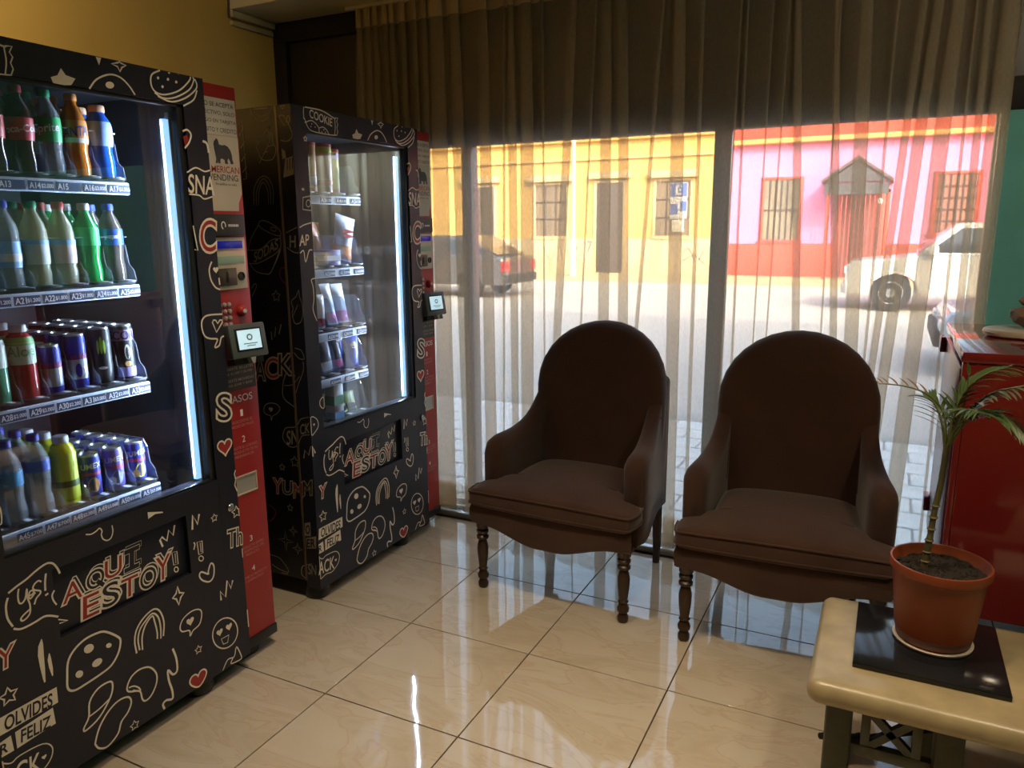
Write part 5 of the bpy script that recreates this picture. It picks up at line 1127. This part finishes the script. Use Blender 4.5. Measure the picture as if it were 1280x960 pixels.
facade_window(pb, 2.55, 1.28, 3.55, 2.92, RTR, FY+.02, 5, 4, pm=mat('window_with_red_curtain', (.30, .13, .09), .4, var=.3, scale=1.3))
# gabled porch over the door of the pink house
po = MB(); ax, az, hw, ze, y0 = .45, 3.46, .95, 2.80, FY-1.15
po.add([(ax-hw, y0, ze), (ax, y0, az), (ax+hw, y0, ze), (ax-hw, FY+.02, ze), (ax, FY+.02, az), (ax+hw, FY+.02, ze), (ax-hw, y0, ze-.09), (ax, y0, az-.09), (ax+hw, y0, ze-.09), (ax-hw, FY+.02, ze-.09), (ax, FY+.02, az-.09), (ax+hw, FY+.02, ze-.09)],
       [(0, 1, 4, 3), (1, 2, 5, 4), (6, 9, 10, 7), (7, 10, 11, 8), (0, 6, 7, 1), (1, 7, 8, 2), (0, 3, 9, 6), (2, 8, 11, 5)])
po.build('porch_roof', mat('grey_brown_porch_roof', (.12, .09, .08), .8), pb)
MB().prism([(ax-hw+.12, ze-.06), (ax+hw-.12, ze-.06), (ax, az-.14)], 1, y0+.06, y0+.10).build('porch_gable', mat('grey_porch_gable', (.08, .075, .08), .8), pb)
MB().box(ax-hw+.10, y0+.05, ze-.42, ax+hw-.10, y0+.10, ze-.10).build('porch_beam', mat('grey_porch_gable', (.08, .075, .08), .8), pb)
for x in (ax-.78, ax+.70): MB().box(x, y0+.06, -.07, x+.09, y0+.15, ze-.1).build('porch_post', RTR, pb, bevel=.005)
dd = MB().box(-.1, FY-.05, -.07, 0, FY+.05, 2.55).box(1.25, FY-.05, -.07, 1.35, FY+.05, 2.55).box(-.1, FY-.05, 2.45, 1.35, FY+.05, 2.56).build('doorway', RTR, pb, bevel=.01)
MB().box(0, FY-.02, -.07, 1.25, FY+.02, 2.45).build('door_leaf', mat('maroon_door', (.22, .07, .06), .5, var=.15), dd)
for k in range(9): MB().box(.08+k*.125, y0+.10, -.07, .10+k*.125, y0+.12, 2.4).build('porch_grille_bar', RTR, pb)
_l = MB().lathe([(.02, 0), (.06, .03), (.07, .12), (.03, .17)], (1.10, y0+.02, 2.08), 12).build('porch_lamp', mat('white_porch_lamp', (.8, .8, .78), .4), pb, smooth=True)
# sign, pole
sg = empty('street_sign', (-4.62, 22.6, -.07), 0, 'blue and white street sign with a paler plate below on a thin post', 'sign')
MB().tube([(0, 0, 0), (0, 0, 2.9)], .03, 8).build('sign_post', mat('grey_sign_post', (.35, .33, .28), .5, .4), sg, smooth=True)
_b = MB().box(-.27, -.045, 1.82, .27, -.03, 2.92).build('sign_plate', mat('sign_white', (.75, .78, .82), .5), sg, bevel=.004)
MB().box(-.26, -.049, 2.50, .26, -.0455, 2.91).box(-.26, -.049, 1.95, -.02, -.0455, 2.28).box(.06, -.049, 2.05, .26, -.0455, 2.36).build('sign_field', mat('sign_blue', (.10, .16, .50), .5), _b)
_x = MB(); text_on(_x, 'E', (-.09, -.052, 2.56), (.18, 0, 0), (0, 0, .28), .02); _x.build('sign_lettering', mat('sign_white', (.75, .78, .82), .5), _b, fix=False)
MB().box(-.19, -.045, 1.42, .19, -.03, 1.79).build('lower_plate', mat('sign_cream', (.72, .70, .60), .5), sg, bevel=.004)
lp = empty('utility_pole', (-7.9, 21.9, -.07), 0, 'slim pale pole with a blue white painted foot in front of the yellow house', 'pole')
MB().tube([(0, 0, 0), (0, 0, 3), (0, 0, 8)], [.075, .065, .05], 12).build('pole_shaft', mat('pale_pole', (.72, .62, .42), .6), lp, smooth=True)
MB().lathe([(.11, 0), (.11, .06), (.092, .10), (.088, 1.15), (.08, 1.2)], n=14).build('pole_foot', mat('pole_blue_white', (.52, .58, .66), .6, var=.1), lp, smooth=True)
for k, (z, dz) in enumerate(((6.4, .0), (6.7, .1), (7.0, -.05))):
    tag(MB().tube([(-40, 21.75, z+.9), (-24, 21.75, z+.15), (-7.9, 21.75, z), (10, 21.75, z+.10+dz), (26, 21.75, z+.8)], .015, 5).build('overhead_wire', mat('black_wire', (.02, .02, .02), .6), smooth=True), ['lowest overhead wire strung along the far pavement', 'middle overhead wire strung along the far pavement', 'highest overhead wire strung along the far pavement'][k], 'wire', 'overhead wires')
# vehicles: side profile lofted across the width with tumblehome
RUB = mat('tyre_rubber', (.02, .02, .02), .8); RIM = mat('alloy_rim', (.5, .5, .5), .3, .8); CGL = mat('car_window_glass', (.03, .035, .04), .06, spec=.7); LRED = mat('tail_light_red', (.55, .02, .02), .2); LWH = mat('headlight_clear', (.75, .78, .8), .15)
def car(name, loc, rz, label, paint, length, width, roof, hood, cab, bed=None, wheel=.34, wb=(.17, .80), tail=True):
    """x forward is -length..0 reversed: nose at x=0, tail at x=length; y across, z up"""
    e = empty(name, loc, rz, label, 'truck' if bed else 'car'); L, W2 = length, width/2
    c0, c1, c2, c3 = cab
    belt = hood+.06
    lowp = [(0.02, .32), (.0, .50), (.03, hood-.14), (.10, hood-.06), (c0*.6, hood), (c0, belt)]
    tailp = [(c3, belt), (L-.05, belt-.02), (L, belt-.10), (L, .45), (L-.04, .32)]
    arch = []
    for f in (wb[1], wb[0]):
        cx = L*f; arch += [(cx+(wheel+.07)*math.cos(R(a)), max(.30, wheel+(wheel+.07)*math.sin(R(a)))) for a in (0, 30, 60, 90, 120, 150, 180)]
    prof = lowp+tailp+arch
    st = []
    for y, ins in ((-W2, .05), (-W2+.03, .015), (-W2+.10, 0), (W2-.10, 0), (W2-.03, .015), (W2, .05)):
        st.append([(x+(ins if x < L/2 else -ins), y, z-ins*(1 if z > .6 else 0)) for x, z in prof])
    n = len(prof); mb = MB(); mb.rings(st, cap=True); mb.build('car_body', paint, e, bevel=0., smooth=False)
    ro = [(c0, belt), (c1, roof-.04), (c1+.15, roof), (c2-.12, roof), (c2, roof-.05), (c3, belt)]
    g = []
    for y, k in ((-1, 0), (-1, 1), (1, 1), (1, 0)):
        g.append([(lerp(x, x*.985+.015*L/2, k), y*(W2-.06-(.16*(z-belt)/(roof-belt))), z) for x, z in ro])
    cabm = MB().rings([g[0], g[3]]).build('cabin', paint, e)
    ym = lambda z: W2-.06-.16*(z-belt)/(roof-belt)
    for s in (-1, 1):
        mid = (c1+c2)/2 if not bed else (c1+c2)/2
        for (xa, xb, xc, xd) in ((c0+.16, c1+.10, mid-.06, mid-.06), (mid+.06, mid+.06, c2-.10, c3-.16)):
            z0, z1 = belt+.05, roof-.10
            MB().add([(xa, s*(ym(z0)+.006), z0), (xb, s*(ym(z1)+.006), z1), (xc, s*(ym(z1)+.006), z1), (xd, s*(ym(z0)+.006), z0)], [(0, 1, 2, 3)]).build('side_window', CGL, cabm)
        for xx in (c0+.25, mid, c3-.08): MB().box(xx-.004, s*W2-.004, .42, xx+.004, s*W2+.004, belt-.04).build('door_gap', RUB, e)
        MB().box(mid-.28, s*W2-.005, belt-.18, mid-.12, s*W2+.02, belt-.14).build('door_handle', RUB, e)
        MB().box(c0+.18, s*W2-.02 if s > 0 else s*W2-.16, belt+.02, c0+.34, s*W2+.16 if s > 0 else s*W2+.02, belt+.18).build('mirror', paint, e, bevel=.03)
        for f in wb:
            wm = MB().rings([[(L*f+r*math.cos(2*math.pi*k/24), s*(W2-.20+dy), wheel+r*math.sin(2*math.pi*k/24)) for k in range(24)] for dy, r in ((0, wheel*.9), (.02, wheel), (.17, wheel), (.19, wheel*.93), (.19, wheel*.66))]).build('wheel', RUB, e, smooth=True)
            MB().rings([[(L*f+r*math.cos(2*math.pi*k/20), s*(W2-.02+dy), wheel+r*math.sin(2*math.pi*k/20)) for k in range(20)] for dy, r in ((0, wheel*.64), (.015, wheel*.6), (.0, wheel*.45), (.015, wheel*.15))]).build('wheel_rim', RIM, wm, smooth=True)
        MB().box(-.01, s*(W2-.36) if s > 0 else s*(W2-.04), hood-.30, .10, s*(W2-.04) if s > 0 else s*(W2-.36), hood-.16).build('headlight', LWH, e, bevel=.02)
        if tail: MB().box(L-.10, s*(W2-.30) if s > 0 else s*(W2+.006), belt-.36, L+.012, s*(W2+.006) if s > 0 else s*(W2-.30), belt-.10).build('tail_light', LRED, e, bevel=.02)
    for (xa, za, xb, zb) in ((c0+.02, belt+.05, c1+.0, roof-.09), (c3-.02, belt+.05, c2+.0, roof-.10)):
        o = -.012 if xa < L/2 else .012
        MB().add([(xa+o, -(ym(za)-.06), za), (xa+o, ym(za)-.06, za), (xb+o, ym(zb)-.06, zb), (xb+o, -(ym(zb)-.06), zb)], [(0, 1, 2, 3)]).build('windscreen', CGL, cabm)
    MB().box(-.05, -W2+.04, .34, .08, W2-.04, .54).build('bumper', RUB if not bed else mat('grey_bumper', (.3, .3, .3), .4), e, bevel=.03); MB().box(L-.08, -W2+.04, .36, L+.06, W2-.04, .56).build('bumper', RUB, e, bevel=.03)
    if bed: MB().box(c3+.02, -W2+.14, belt-.02, L-.12, W2-.14, belt+.01).build('bed_cover', RUB, e, bevel=.005)
    return e
WPA = mat('white_car_paint', (.72, .72, .70), .25, coat=.5, var=.02); BPA = mat('dark_car_paint', (.10, .09, .085), .25, coat=.6, var=.05); LBP = mat('grey_blue_car_paint', (.34, .40, .50), .22, coat=.6, var=.03)
car('pickup_truck', (.72, 15.6, -.15), 0, 'white pickup truck parked in front of the pink house', WPA, 5.3, 1.85, 1.68, 1.02, (1.25, 1.85, 3.25, 3.45), True, .36, (.16, .76), False)
car('parked_car', (-11.3, 15.2, -.15), 0, 'dark hatchback with a red tail light parked by the yellow house', BPA, 4.7, 1.75, 1.48, .92, (1.0, 1.75, 3.7, 4.45), None, .31)
car('parked_car', (2.06, 8.4, -.15), 0, 'grey blue car half hidden behind the red cabinet and curtain', LBP, 4.3, 1.72, 1.02+.35, .78, (.95, 1.65, 3.2, 3.9), None, .30)
